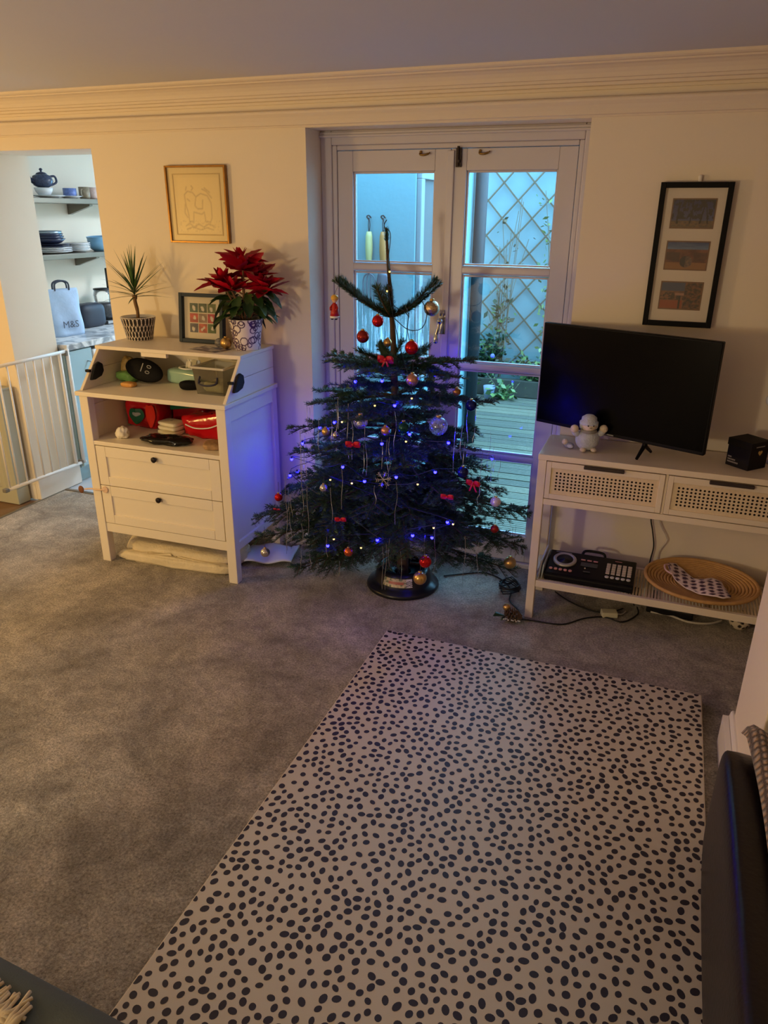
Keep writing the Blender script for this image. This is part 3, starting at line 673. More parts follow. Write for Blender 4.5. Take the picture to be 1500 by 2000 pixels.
mb = MB(); mb.ball((-0.072, 0.0, 0.382), 0.017, 14, 8, sc=(1.0, 0.35, 1.15)); obj('latch_pad', mb, mat('brown_pad', S(122, 78, 52), 0.6), sp_, smooth=True)
CM = Matrix.Translation((CX, CY, 0)) @ Matrix.Rotation(CR, 4, 'Z')
def onch(u, v, z): return CM @ Vector((u, v, z))
def place(o, u, v, z, rz=0.0, rx=0.0, ry=0.0): o.location = onch(u, v, z); o.rotation_euler = (rx, ry, CR+rz); return o
ZT, Z1, Z2 = 1.0785, 0.8895, 0.6485

# ------------------------------------------------------------------ dracaena in patterned pot
m_soil = mat('potting_soil', S(48, 38, 30), 0.95, bump=0.8, bscale=90)
def patterned_pot(t, prof, nth, nz, colf, rough=0.35):
    vs = MB(); cols = []
    zs = np.linspace(0, 1, nz+1)
    P = np.array(prof)
    for i, s_ in enumerate(zs):
        r_ = np.interp(s_*P[-1, 1], P[:, 1], P[:, 0]); z = s_*P[-1, 1]
        for j in range(nth):
            g = 2*PI*j/nth; vs.v.append((r_*math.cos(g), r_*math.sin(g), z)); cols.append(colf(j/nth, s_))
    for i in range(nz):
        for j in range(nth): vs.f.append((i*nth+j, i*nth+(j+1) % nth, (i+1)*nth+(j+1) % nth, (i+1)*nth+j))
    vs.f.append(tuple(range(nth-1, -1, -1))); vs.mi = [0]*len(vs.f)
    obj('pot', vs, vmat('glazed_print', rough), t, col=cols, smooth=True)
    R_, Z_ = P[-1]
    obj('rim', MB().lathe([(R_, Z_), (R_-0.005, Z_+0.002), (R_-0.007, Z_-0.02)], 48, cap0=False, cap1=False), m_china, t, smooth=True)
    obj('soil', MB().lathe([(0.001, Z_-0.012), (R_-0.006, Z_-0.014)], 32, cap0=False, cap1=False), m_soil, t)
dp = thing('potted_dracaena', 'spiky green dracaena in black and white geometric pot', 'plant', onch(0.093, 0.388, ZT))
blk, wht = S(28, 24, 28), S(226, 214, 200)
def dash(u, s_):
    rows_ = [(0.02, 0.16, 1), (0.16, 0.42, 0), (0.42, 0.66, 1), (0.66, 0.99, 0)]
    for a, b, off in rows_:
        if a <= s_ < b:
            k = (u*26 + off*0.5) % 1.0; t_ = (s_-a)/(b-a)
            w = 0.26 + 0.10*math.sin(PI*t_)
            if abs(k-0.5) < w and 0.06 < t_ < 0.94: return blk
            if t_ < 0.10 or t_ > 0.90:
                if (u*52) % 1.0 < 0.4: return blk
            return wht
    return wht
patterned_pot(dp, [(0.063, 0), (0.072, 0.05), (0.086, 0.112)], 312, 48, dash)
m_trunk = mat('dracaena_stem', S(120, 92, 62), 0.8, var=0.2, vscale=80)
obj('stem', MB().tube(sm([(0, 0, 0.10), (0.002, 0, 0.14), (-0.006, 0.0, 0.185), (-0.004, 0, 0.215)], 5), [0.008]*6+[0.009]*6+[0.012]*4, 8), m_trunk, dp, smooth=True)
rg = random.Random(5)
gl = [mat('dracaena_leaf_a', S(66, 100, 46), 0.4, var=0.2, vscale=20), mat('dracaena_leaf_b', S(44, 76, 40), 0.4, var=0.2, vscale=20)]
def strap_leaf(base, d, L_, w, droop, m, parent, n=7):
    """long narrow leaf with a fold along its middle"""
    d = Vector(d).normalized(); side = d.cross(Vector((0, 0, 1)))
    side = side.normalized() if side.length > .05 else Vector((1, 0, 0))
    nrm = side.cross(d).normalized(); mb = MB(); vs = []
    p = Vector(base); dd = d.copy()
    for i in range(n+1):
        t_ = i/n; ww = w*(math.sin(PI*min(1, 0.12+0.88*t_)**0.75)*0.9 + 0.06) if t_ < 1 else 0.0003
        vs += [p - side*ww, p - nrm*ww*0.35, p + side*ww]
        dd = (dd - Vector((0, 0, droop/n))).normalized(); p = p + dd*(L_/n)
    fs = []
    for i in range(n):
        for k in range(2): fs.append((i*3+k, i*3+k+1, (i+1)*3+k+1, (i+1)*3+k))
    mb.add(vs, fs); return obj('leaf', mb, m, parent, smooth=True)
for i in range(46):
    az = i*2.399963; el = math.radians(86 - 88*(i/46)**0.9 + rg.uniform(-6, 6)); 
    d = (math.cos(az)*math.cos(el), math.sin(az)*math.cos(el)*0.8, math.sin(el))
    if d[1] > 0.55: d = (d[0], 0.55, d[2])
    strap_leaf((-0.004, 0, 0.205 + 0.05*(1-i/46)), d, rg.uniform(0.15, 0.215)*(1.0 if el > .3 else 0.9), 0.0052, rg.uniform(0.05, 0.6), gl[i % 2], dp)

# ------------------------------------------------------------------ poinsettia
pp = thing('potted_poinsettia', 'red poinsettia in white pot with dark circle pattern', 'plant', onch(0.727, 0.345, ZT))
rg = random.Random(11)
rings = [(rg.random(), rg.random(), rg.uniform(0.016, 0.036)) for _ in range(95)]
plum, lil = S(72, 46, 84), S(232, 222, 216)
def circ(u, s_):
    for (a, b, r_) in rings:
        du = abs(u-a); du = min(du, 1-du); dd = math.hypot(du*0.45*1.0, (s_-b)*0.145)
        if abs(dd - r_*0.55) < 0.0023: return plum
    return lil
patterned_pot(pp, [(0.062, 0), (0.068, 0.06), (0.080, 0.14)], 300, 60, circ)
m_red = [mat('bract_red', S(196, 8, 40), 0.45, var=0.15, vscale=30), mat('bract_crimson', S(150, 4, 34), 0.45, var=0.15, vscale=30)]
m_pgreen = [mat('poinsettia_leaf', S(44, 72, 36), 0.4, var=0.2, vscale=30), mat('poinsettia_leaf_light', S(66, 92, 44), 0.4, var=0.2, vscale=30)]
m_stem2 = mat('poinsettia_stem', S(110, 78, 54), 0.7)
def blade(name, base, d, L_, w, droop, m, parent, tw=0.0, n=8):
    """broad pointed leaf with cupped midrib and toothed outline"""
    d = Vector(d).normalized(); side = d.cross(Vector((0, 0, 1)))
    side = side.normalized() if side.length > .05 else Vector((1, 0, 0))
    side = (side*math.cos(tw) + side.cross(d)*math.sin(tw)).normalized()
    nrm = side.cross(d).normalized(); p = Vector(base); dd = d.copy(); vs = []
    for i in range(n+1):
        t_ = i/n; ww = w*(math.sin(PI*t_**0.8)**0.85)*(1+0.10*((i % 2)*2-1)) if 0 < i < n else 0.0008
        vs += [p - side*ww + nrm*ww*0.18, p - side*ww*0.5 + nrm*0.0, p - nrm*ww*0.15, p + side*ww*0.5, p + side*ww + nrm*ww*0.18]
        dd = (dd - Vector((0, 0, droop/n))).normalized(); p = p + dd*(L_/n)
    fs = []
    for i in range(n):
        for k in range(4): fs.append((i*5+k, i*5+k+1, (i+1)*5+k+1, (i+1)*5+k))
    return obj(name, MB().add(vs, fs), m, parent, smooth=True)
heads = [(-0.10, -0.02, 0.30, 1.0), (0.02, -0.03, 0.36, 1.0), (0.10, -0.01, 0.29, 0.9), (-0.03, 0.04, 0.39, 0.95), (-0.02, -0.07, 0.27, 1.0), (-0.12, 0.02, 0.27, 0.8), (0.12, 0.0, 0.27, 0.85), (0.05, 0.03, 0.33, 0.9)]
for k, (hx, hy, hz, sc) in enumerate(heads):
    obj('stem', MB().tube(sm([(hx*0.12, hy*0.12, 0.12), (hx*0.5, hy*0.5, 0.2), (hx, hy, hz)], 5), 0.0045, 6), m_stem2, pp)
    nb = 10
    for i in range(nb):
        az = 2*PI*i/nb + k*0.7; el = math.radians(rg.uniform(-5, 35))
        d = Vector((math.cos(az)*math.cos(el), math.sin(az)*math.cos(el)*0.75, math.sin(el)))
        if hy + d.y*0.13 > 0.115: d.y = (0.115-hy)/0.13
        blade('bract', (hx, hy, hz), d, rg.uniform(0.10, 0.15)*sc, rg.uniform(0.030, 0.044)*sc, rg.uniform(0.0, 0.5), m_red[(i+k) % 2], pp, rg.uniform(-.5, .5))
    for i in range(5):
        az = 2*PI*i/5; d = Vector((math.cos(az)*.5, math.sin(az)*.4, 0.9)); blade('bract', (hx, hy, hz+0.005), d, 0.07*sc, 0.018*sc, 0.2, m_red[i % 2], pp, rg.uniform(-.6, .6))
    obj('flower_centre', MB().ball((hx, hy, hz+0.012), 0.010, 8, 6), mat('cyathia_yellow', S(190, 180, 90), 0.6), pp)
for i in range(40):
    az = i*2.4; r_ = rg.uniform(0.03, 0.11); z = rg.uniform(0.14, 0.27)
    b = Vector((math.cos(az)*r_, math.sin(az)*r_*0.6, z)); el = math.radians(rg.uniform(-35, 15))
    d = Vector((math.cos(az)*math.cos(el), math.sin(az)*math.cos(el)*0.6, math.sin(el)))
    if b.y + d.y*0.12 > 0.11: d.y = (0.11-b.y)/0.12
    obj('leaf_stalk', MB().tube([(b.x*0.3, b.y*0.3, z-0.015), b], 0.002, 5), m_stem2, pp)
    blade('leaf', b, d, rg.uniform(0.09, 0.13), rg.uniform(0.022, 0.032), rg.uniform(0.5, 1.4), m_pgreen[i % 2], pp, rg.uniform(-.4, .4))

# ------------------------------------------------------------------ framed stamps leaning on the wall
m_navyfr = mat('navy_frame', S(40, 52, 66), 0.5, var=0.1, spec=0.25)
m_mount = mat('cream_mount', S(240, 226, 196), 0.8, var=0.02)
def print_plane(name, parent, loc, rot, w, h, nx, ny, fn, rough=0.35, thick=0.0012):
    mb = MB(); cols = []
    mb.grid(lambda u, v: ((u-.5)*w, 0, (v-.5)*h), nx, ny)
    for i in range(ny+1):
        for j in range(nx+1): cols.append(fn(j/nx, i/ny))
    n0 = len(mb.v); mb.add([(-w/2, thick, -h/2), (w/2, thick, -h/2), (w/2, thick, h/2), (-w/2, thick, h/2)], [(3, 2, 1, 0)]); cols += [wht]*4
    o = obj(name, mb, vmat('print_paper', rough), parent, col=cols); o.location = loc; o.rotation_euler = rot; return o
pf = thing('photo_frame', 'small navy box frame holding nine colourful square prints', 'picture frame', onch(0.322, 0.408, ZT), rot=(math.radians(-7), 0, math.radians(2.0)))
fw_, fh_ = 0.245, 0.235
mb = MB(); b = 0.018
mb.box(0, -0.02, 0, b, 0.012, fh_); mb.box(fw_-b, -0.02, 0, fw_, 0.012, fh_); mb.box(b, -0.02, 0, fw_-b, 0.012, b); mb.box(b, -0.02, fh_-b, fw_-b, 0.012, fh_)
obj('frame', mb, m_navyfr, pf, bevel=0.002)
obj('mount', MB().box(b, 0.004, b, fw_-b, 0.010, fh_-b), m_mount, pf)
cols9 = [[(50, 58, 88), (196, 84, 60), (70, 104, 50)], [(190, 50, 44), (150, 120, 100), (190, 36, 54)], [(34, 84, 72), (62, 84, 58), (96, 110, 54)]]
for i in range(3):
    for j in range(3):
        c0 = cols9[i][j]
        def tile(u, v, c0=c0, i=i, j=j):
            d = math.hypot((u-0.5)*1.2, v-0.45) + 0.12*math.sin(9*u+5*v+i*2+j)
            if d < 0.22: return S(224, 214, 196)
            k = 0.7 + 0.5*(0.5+0.5*math.sin(7*v+3*i+5*u*j)); return tuple(x*k for x in S(*c0))
        print_plane('print_square', pf, (0.072+j*0.050, 0.0032, 0.070+i*0.048), (0, 0, 0), 0.046, 0.043, 14, 14, tile)
obj('glass', MB().box(b-0.002, -0.010, b-0.002, fw_-b+0.002, -0.008, fh_-b+0.002), glass_mat('clear_glass'), pf)
# leaflet and two ornaments on the chest top
def leaflet(u, v):
    n = mnoise.noise(Vector((u*5, v*4, 2.2))); c0 = S(92, 84, 112) if n > 0 else S(206, 198, 196); return tuple(x*(0.8+0.4*mnoise.noise(Vector((u*14, v*12, 1)))) for x in c0)
lf = print_plane('leaflet', None, onch(0.575, 0.262, ZT+0.0018), (-PI/2, 0, CR-0.25), 0.17, 0.105, 40, 26, leaflet)
tag(lf, 'folded patterned leaflet lying on the chest top by bauble', 'leaflet')
def lumpy(name, label, cat, u, v, z, sx, sy, sz, m, seed, amp=0.006, freq=10, e=0.5, rz=0.0, rx=0.0, ry=0.0):
    t = thing(name, label, cat)
    place(t, u, v, z, rz, rx, ry)
    obj('body', soft_box(sx, sy, sz, seed, amp, freq, e), m, t, smooth=True); return t
# --- slanted compartment
t = lumpy('bag', 'small green plastic bag at the left of slanted compartment', 'bag', 0.085, 0.275, Z1, 0.115, 0.10, 0.055, mat('green_plastic', S(120, 170, 90), 0.2, var=0.35, vscale=40), 2, 0.010, 24, 0.7)
obj('contents', soft_box(0.07, 0.06, 0.08, 5, 0.012, 30, 0.8), mat('tan_wrapping', S(170, 140, 80), 0.5, var=0.4, vscale=60), t, smooth=True).location = (-0.005, 0.01, 0.038)
bc = thing('pouch', 'black oval padded pouch with pale printing in slanted compartment', 'pouch')
place(bc, 0.190, 0.262, Z1+0.062, 0.05, math.radians(66), math.radians(14))
obj('body', MB().ball((0, 0, 0), 1.0, 32, 16, sc=(0.104, 0.056, 0.021)), mat('black_neoprene', S(12, 12, 15), 0.7, bump=0.2, bscale=200, spec=0.2), bc, smooth=True)
m_pale = mat('pale_print', S(150, 150, 152), 0.6)
text_mesh('0 0', 0.036, m_pale, bc, (0.028, 0.008, 0.0212), (0, 0, -PI/2))
mb = MB(); mb.box(-0.008, -0.012, 0.0205, -0.003, 0.030, 0.0222); obj('printed_line', mb, m_pale, bc)
t = lumpy('snack_bag', 'tan snack packet lying under the black pouch', 'packet', 0.165, 0.165, Z1, 0.07, 0.05, 0.022, mat('orange_packet', S(206, 150, 80), 0.3, var=0.3, vscale=50), 8, 0.004, 30)
wp = lumpy('wipes_pack', 'pale teal pack of wipes with open oval lid', 'pack', 0.400, 0.345, Z1, 0.23, 0.13, 0.078, mat('teal_film', S(150, 186, 172), 0.2, var=0.12, vscale=25), 4, 0.005, 14, 0.45, rz=-0.15)
obj('lid_ring', MB().tube([(0.052*math.cos(a), 0.032*math.sin(a)-0.01, 0.074) for a in np.linspace(0, 2*PI, 29)[:-1]], 0.006, 8, closed=True), m_white, wp, smooth=True)
obj('opening', MB().lathe([(0.001, 0), (0.048, 0)], 24, (0, -0.01, 0.075), sy=0.6), mat('orange_lining', S(214, 150, 70), 0.5, var=0.3, vscale=60), wp)
obj('wipe', MB().grid(lambda u, v: ((u-.5)*.04+.01*v, -0.012+0.01*math.sin(6*u), 0.072+0.045*v*(1-.5*abs(u-.5))), 8, 8), mat('white_tissue', S(236, 228, 212), 0.8, var=0.05), wp, solid=0.001, smooth=True)
obj('lid', MB().box(-0.04, 0.028, 0.070, 0.04, 0.034, 0.11), m_white, wp, bevel=0.003)
t = lumpy('shoe', 'small black soft shoe beside the clear plastic box', 'shoe', 0.480, 0.215, Z1, 0.10, 0.055, 0.045, MATS['black_neoprene'], 9, 0.003, 14, 0.7, rz=0.3)
obj('toe_cap', MB().ball((-0.038, -0.004, 0.024), 0.016, 10, 8), mat('dark_leather', S(44, 38, 42), 0.35), t, smooth=True)
# clear storage box
bx_ = thing('storage_box', 'clear plastic storage box with navy wire handle', 'box'); place(bx_, 0.632, 0.235, Z1, -0.02)
g_pl = glass_mat('clear_plastic', (0.93, 0.94, 0.92), 0.30, 0.10, haze=0.05)
w0, w1, d0, d1, hb = 0.070, 0.082, 0.088, 0.098, 0.128
mb = MB(); th = 0.002
def shell(sx0, sy0, sx1, sy1, z0, z1):
    a = [(-sx0,-sy0,z0),(sx0,-sy0,z0),(sx0,sy0,z0),(-sx0,sy0,z0),(-sx1,-sy1,z1),(sx1,-sy1,z1),(sx1,sy1,z1),(-sx1,sy1,z1)]
    mb.add(a, [(0,1,5,4),(1,2,6,5),(2,3,7,6),(3,0,4,7)])
shell(w0, d0, w1, d1, 0, hb); mb.add([(-w0,-d0,0),(w0,-d0,0),(w0,d0,0),(-w0,d0,0)], [(3,2,1,0)])
obj('body', mb, g_pl, bx_, solid=0.002)
mb = MB(); mb.box(-w1-.006, -d1-.006, hb-.008, w1+.006, -d1+.002, hb+.002); mb.box(-w1-.006, d1-.002, hb-.008, w1+.006, d1+.006, hb+.002); mb.box(-w1-.006, -d1, hb-.008, -w1+.002, d1, hb+.002); mb.box(w1-.002, -d1, hb-.008, w1+.006, d1, hb+.002)
obj('rim', mb, mat('milky_plastic', S(226, 220, 206), 0.3, alpha=0.75), bx_, bevel=0.002)
mb = MB(); mb.tube(sm([(-0.046, -0.094, 0.085), (-0.048, -0.105, 0.062), (-0.036, -0.118, 0.054), (0, -0.124, 0.050), (0.036, -0.118, 0.054), (0.048, -0.105, 0.062), (0.046, -0.094, 0.085)], 5), 0.0042, 8)
mb.ball((-0.046, -0.102, 0.062), 0.007, 8, 6); mb.ball((0.046, -0.102, 0.062), 0.007, 8, 6)
obj('handle', mb, mat('navy_plastic', S(34, 36, 66), 0.35), bx_, smooth=True)
obj('contents', soft_box(0.115, 0.14, 0.050, 6, 0.012, 22, 0.6), mat('straw_contents', S(186, 176, 120), 0.7, var=0.35, vscale=60), bx_, smooth=True).location = (0, 0.0, 0.003)
# --- shelf below: nappy packs, tissue, black bag, pouch
m_nap = mat('red_nappy_film', S(190, 20, 30), 0.18, var=0.2, vscale=20, bump=0.5, bscale=25)
n1 = lumpy('nappy_pack', 'red plastic nappy pack with green panel at left of shelf', 'pack', 0.128, 0.345, Z2, 0.195, 0.17, 0.170, m_nap, 12, 0.022, 14, 0.45, rz=0.12)
m_grn = mat('dark_green_film', S(24, 84, 60), 0.2, var=0.25, vscale=25); m_gold = mat('gold_print', S(220, 170, 70), 0.3, var=0.2)
def patch(parent, name, m, cx, cz, rx, rz, y, ns=20):
    mb = MB(); mb.add([(cx, y, cz)] + [(cx + rx*math.cos(a), y + 0.010*abs(math.cos(a)), cz + rz*math.sin(a)*(1+0.18*math.sin(3*a))) for a in np.linspace(0, 2*PI, ns+1)[:-1]], [(0, k+1, (k+1) % ns+1) for k in range(ns)])
    return obj(name, mb, m, parent, solid=0.002)
patch(n1, 'green_panel', m_grn, -0.015, 0.075, 0.042, 0.040, -0.106)
patch(n1, 'white_print', m_pale, -0.014, 0.082, 0.024, 0.010, -0.110)
patch(n1, 'orange_panel', mat('orange_red_film', S(226, 52, 34), 0.18, var=0.2), 0.058, 0.080, 0.026, 0.058, -0.100)
obj('seal', MB().grid(lambda u, v: (-0.04+0.15*u, -0.05+0.09*v, 0.150+0.02*math.sin(7*u+3*v)), 10, 6), m_grn, n1, solid=0.003, smooth=True)
n2 = lumpy('nappy_pack', 'red nappy pack lying open with white nappies showing', 'pack', 0.535, 0.300, Z2, 0.30, 0.17, 0.110, m_nap, 14, 0.022, 13, 0.5, rz=-0.10)
obj('flap', MB().grid(lambda u, v: (0.11-0.21*u, -0.075-0.012*math.sin(PI*v), 0.035+0.105*v+0.03*u*v*0-0.05*u*v), 12, 6), m_nap, n2, solid=0.003, smooth=True)
obj('white_stripe', MB().tube(sm([(-0.10, -0.090, 0.062), (-0.04, -0.092, 0.050), (0.04, -0.092, 0.060), (0.105, -0.088, 0.085)], 6), 0.0035, 6), m_white, n2, smooth=True)
for k in range(3):
    o = lumpy('nappy', 'folded white nappy pulled from the red pack, %s of three' % ('lowest', 'middle', 'topmost')[k], 'nappy', 0.325-0.006*k, 0.245+0.012*k, Z2+0.019*k, 0.125, 0.09, 0.020, mat('nappy_white', S(232, 226, 204), 0.7, var=0.08, vscale=40), 20+k, 0.003, 20, 0.4, rz=-0.2, )
    o['group'] = 'nappies beside the open pack'
n3 = lumpy('nappy_pack', 'dark red nappy pack at the back of middle shelf', 'pack', 0.345, 0.425, Z2, 0.22, 0.10, 0.185, mat('dark_red_film', S(130, 14, 28), 0.2, var=0.4, vscale=30), 16, 0.008, 13, 0.42)
obj('green_band', MB().grid(lambda u, v: (-0.10+0.2*u, -0.058, 0.085+0.05*v+0.03*u), 10, 3), m_grn, n3, solid=0.003)
lumpy('tissue_ball', 'crumpled cream tissue on the front left of middle shelf', 'tissue', 0.150, 0.090, Z2, 0.070, 0.060, 0.058, MATS['white_tissue'], 31, 0.010, 34, 0.9)
lumpy('bin_bag', 'shiny black crumpled bag lying on the middle shelf', 'bag', 0.400, 0.095, Z2, 0.27, 0.11, 0.036, mat('black_polythene', S(12, 12, 14), 0.12, var=0.1, bump=0.9, bscale=45), 33, 0.020, 22, 0.8, rz=0.08)
lumpy('fabric_pouch', 'brown patterned pouch at the right of middle shelf', 'pouch', 0.655, 0.105, Z2, 0.10, 0.10, 0.030, mat('brown_pattern_cloth', S(170, 136, 100), 0.8, var=0.7, vscale=70), 35, 0.006, 25, 0.55, rz=0.4)
# --- under the chest
q = lumpy('rolled_quilt', 'cream quilted roll pushed under the white chest', 'quilt', 0.385, 0.205, 0.0, 0.66, 0.26, 0.095, mat('cream_quilt', S(226, 212, 182), 0.85, var=0.22, vscale=14, bump=1.0, bscale=70), 40, 0.022, 20, 0.5, rz=0.03)
obj('fringe_edge', soft_box(0.64, 0.06, 0.055, 41, 0.022, 46, 0.5), MATS['cream_quilt'], q, smooth=True).location = (0, -0.135, 0.0)
mb = MB(); mb.grid(lambda u, v: ((u-.5)*0.26, (v-.5)*0.24, 0.010+0.028*max(0, math.sin(PI*(0.2+0.8*v)))*(0.5+0.5*u)+0.008*math.sin(9*u+4*v)), 20, 16)
o = tag(obj('folded_sheet', mb, mat('white_sheet', S(226, 228, 232), 0.8, var=0.04), solid=0.006, smooth=True), 'white folded sheet sticking out beside the chest', 'sheet'); place(o, 0.800, 0.335, 0.004, 0.25)
# --- etching above the chest
def seg_d(px, py, a, b):
    ax, ay = a; bx, by = b; dx, dy = bx-ax, by-ay; L2 = dx*dx+dy*dy
    t_ = max(0, min(1, ((px-ax)*dx+(py-ay)*dy)/L2)) if L2 else 0
    return math.hypot(px-ax-t_*dx, py-ay-t_*dy)
strokes = [[(.16,.70),(.18,.50),(.22,.38),(.24,.20)], [(.16,.70),(.24,.76),(.36,.74),(.44,.66)], [(.44,.66),(.56,.72),(.72,.68),(.80,.55),(.80,.28)],
  [(.24,.20),(.34,.20),(.36,.38)], [(.36,.38),(.55,.34),(.62,.38)], [(.62,.38),(.64,.20),(.76,.20),(.80,.28)], [(.44,.66),(.40,.50),(.46,.44),(.58,.44),(.60,.60)],
  [(.22,.62),(.28,.58)], [(.16,.52),(.14,.36),(.20,.28)], [(.14,.12),(.24,.17),(.34,.10),(.46,.16),(.58,.10),(.70,.16),(.84,.12)], [(.16,.06),(.3,.1),(.5,.05),(.66,.09),(.82,.05)],
  [(.22,.84),(.20,.78)], [(.34,.86),(.38,.82),(.34,.78)], [(.60,.80),(.70,.76),(.82,.64)], [(.66,.82),(.78,.74)]]
paper, ink = S(252, 228, 168), S(176, 146, 96)
def etching(u, v):
    x = (u-0.16)/0.72; y = (v-0.12)/0.74
    if not (0 <= x <= 1 and 0 <= y <= 1):
        return tuple(c*0.96 for c in paper)
    d = min(min(seg_d(x, y, s_[i], s_[i+1]) for i in range(len(s_)-1)) for s_ in strokes)
    k = max(0, 1 - d/0.022)*0.55 + (0.22 if mnoise.noise(Vector((x*26, y*26, 4))) > 0.25 and y < .22 else 0)
    return tuple(p_*(1-k)+i_*k for p_, i_ in zip(paper, ink))
ep = thing('framed_etching', 'faint animal line drawing in a thin gold frame', 'picture', (-0.746, -0.006, 1.538))
m_gold2 = mat('antique_gold', S(150, 108, 52), 0.35, 0.7, var=0.2, vscale=40)
w_, h_ = 0.335, 0.344; b = 0.009
mb = MB(); mb.box(0, -0.018, 0, b, 0.002, h_); mb.box(w_-b, -0.018, 0, w_, 0.002, h_); mb.box(b, -0.018, 0, w_-b, 0.002, b); mb.box(b, -0.018, h_-b, w_-b, 0.002, h_)
obj('frame', mb, m_gold2, ep, bevel=0.0015)
print_plane('drawing', ep, (w_/2, -0.006, h_/2), (0, 0, 0), w_-2*b, h_-2*b, 90, 92, etching)
mb = MB(); a0, a1 = 0.035, 0.040
mb.box(a0, -0.0085, a0, a1, -0.0065, h_-a0); mb.box(w_-a1, -0.0085, a0, w_-a0, -0.0065, h_-a0); mb.box(a1, -0.0085, a0, w_-a1, -0.0065, a1); mb.box(a1, -0.0085, h_-a1, w_-a1, -0.0065, h_-a0)
obj('mount_line', mb, mat('mount_bevel', S(222, 196, 140), 0.7), ep)
obj('glass', MB().box(b, -0.0135, b, w_-b, -0.012, h_-b), glass_mat('clear_glass'), ep)
# ================================================================== CHRISTMAS TREE
TB = Vector((0.575, -0.235, 0.0))
def axis_x(z): return 0.575 - 0.06*z
tree = thing('christmas_tree', 'dark green fir Christmas tree standing before the french doors', 'tree', TB)
m_bark = mat('fir_bark', S(84, 66, 50), 0.9, var=0.3, vscale=60, bump=0.6, bscale=120)
m_twig = mat('fir_twig', S(78, 64, 44), 0.9, var=0.2, vscale=60)
m_ndl = [mat('fir_needle_dark', S(40, 66, 48), 0.45, var=0.15, vscale=30), mat('fir_needle_mid', S(62, 90, 60), 0.45, var=0.15, vscale=30)]
nrng = np.random.default_rng(3)
def clamp_pts(A):
    """keep twigs clear of wall, door, chest and console (soft press)"""
    A = np.array(A, float)
    X, Y, Z = A[:, 0].copy(), A[:, 1].copy(), A[:, 2].copy()
    lim = np.where((X > 0.03) & (X < 1.195), 0.125, -0.032)
    over = Y - (lim - 0.06)
    Y = np.where(over > 0, lim - 0.06 + 0.058*np.tanh(over/0.12), Y)
    lx = -0.150
    nearch = (Y > -0.60)
    ov = (lx + 0.05) - X
    X = np.where(nearch & (ov > 0) & (Z < 1.15), lx + 0.05 - 0.048*np.tanh(ov/0.10), X)
    ov = X - 1.13
    X = np.where((Y > -0.42) & (ov > 0) & (Z < 0.82), 1.13 + 0.045*np.tanh(ov/0.10), X)
    Z = np.maximum(Z, 0.055)
    return np.stack([X, Y, Z], 1)
def needles_along(P, dens, ln, flat=1.0):
    """needle diamonds along a polyline P (n,3); returns verts, count"""
    P = np.asarray(P, float); seg = P[1:]-P[:-1]; L_ = np.linalg.norm(seg, axis=1); tot = L_.sum()
    n = max(4, int(tot*dens)); s_ = np.sort(nrng.uniform(0, tot, n)); cum = np.concatenate([[0], np.cumsum(L_)])
    i = np.clip(np.searchsorted(cum, s_, 'right')-1, 0, len(seg)-1); t_ = (s_-cum[i])/np.maximum(L_[i], 1e-9)
    base = P[i] + seg[i]*t_[:, None]; ax = seg[i]/np.maximum(L_[i], 1e-9)[:, None]
    up = np.array([0, 0, 1.0]); side = np.cross(ax, up); sl = np.linalg.norm(side, axis=1, keepdims=True); side = np.where(sl > 0.1, side/np.maximum(sl, 1e-6), np.array([1., 0, 0]))
    upn = np.cross(side, ax)
    phi = nrng.uniform(-0.5, PI+0.5, n)
    rad = side*np.cos(phi)[:, None] + upn*np.sin(phi)[:, None]*flat
    rad /= np.linalg.norm(rad, axis=1, keepdims=True)
    be = nrng.uniform(0.75, 1.15, n)[:, None]
    d = rad*np.sin(be) + ax*np.cos(be)
    l_ = (ln*nrng.uniform(0.75, 1.15, n))[:, None]
    w = np.cross(d, rad + 0.3*ax); w /= np.maximum(np.linalg.norm(w, axis=1, keepdims=True), 1e-6); w *= 0.00125
    V = np.stack([base - w*0.5, base + d*l_*0.55 - w, base + d*l_, base + d*l_*0.55 + w], 1).reshape(-1, 3)
    return V, n
def add_needles(parent, polys, dens, ln, flat=1.0):
    Vs = []; n = 0
    for P in polys:
        V, k = needles_along(P, dens, ln, flat); Vs.append(V); n += k
    V = np.concatenate(Vs); V = clamp_pts(V) - np.array(TB)
    me = bpy.data.meshes.new('needles'); me.vertices.add(len(V)); me.vertices.foreach_set('co', V.ravel())
    me.loops.add(n*4); me.loops.foreach_set('vertex_index', np.arange(n*4)); me.polygons.add(n)
    me.polygons.foreach_set('loop_start', np.arange(n)*4)
    me.materials.append(m_ndl[0]); me.materials.append(m_ndl[1])
    me.polygons.foreach_set('material_index', nrng.integers(0, 2, n).astype(np.int32)); me.update(calc_edges=True)
    o = bpy.data.objects.new('needles', me); link(o, parent); o['kind'] = 'stuff'; return o
def bend(b, d, L_, droop, n=8, lift=0.0):
    P = [Vector(b)]; dd = Vector(d).normalized()
    for i in range(n):
        dd = (dd + Vector((0, 0, -droop/n + lift*(i/n)/n))).normalized(); P.append(P[-1] + dd*(L_/n))
    return P
trg = random.Random(21)
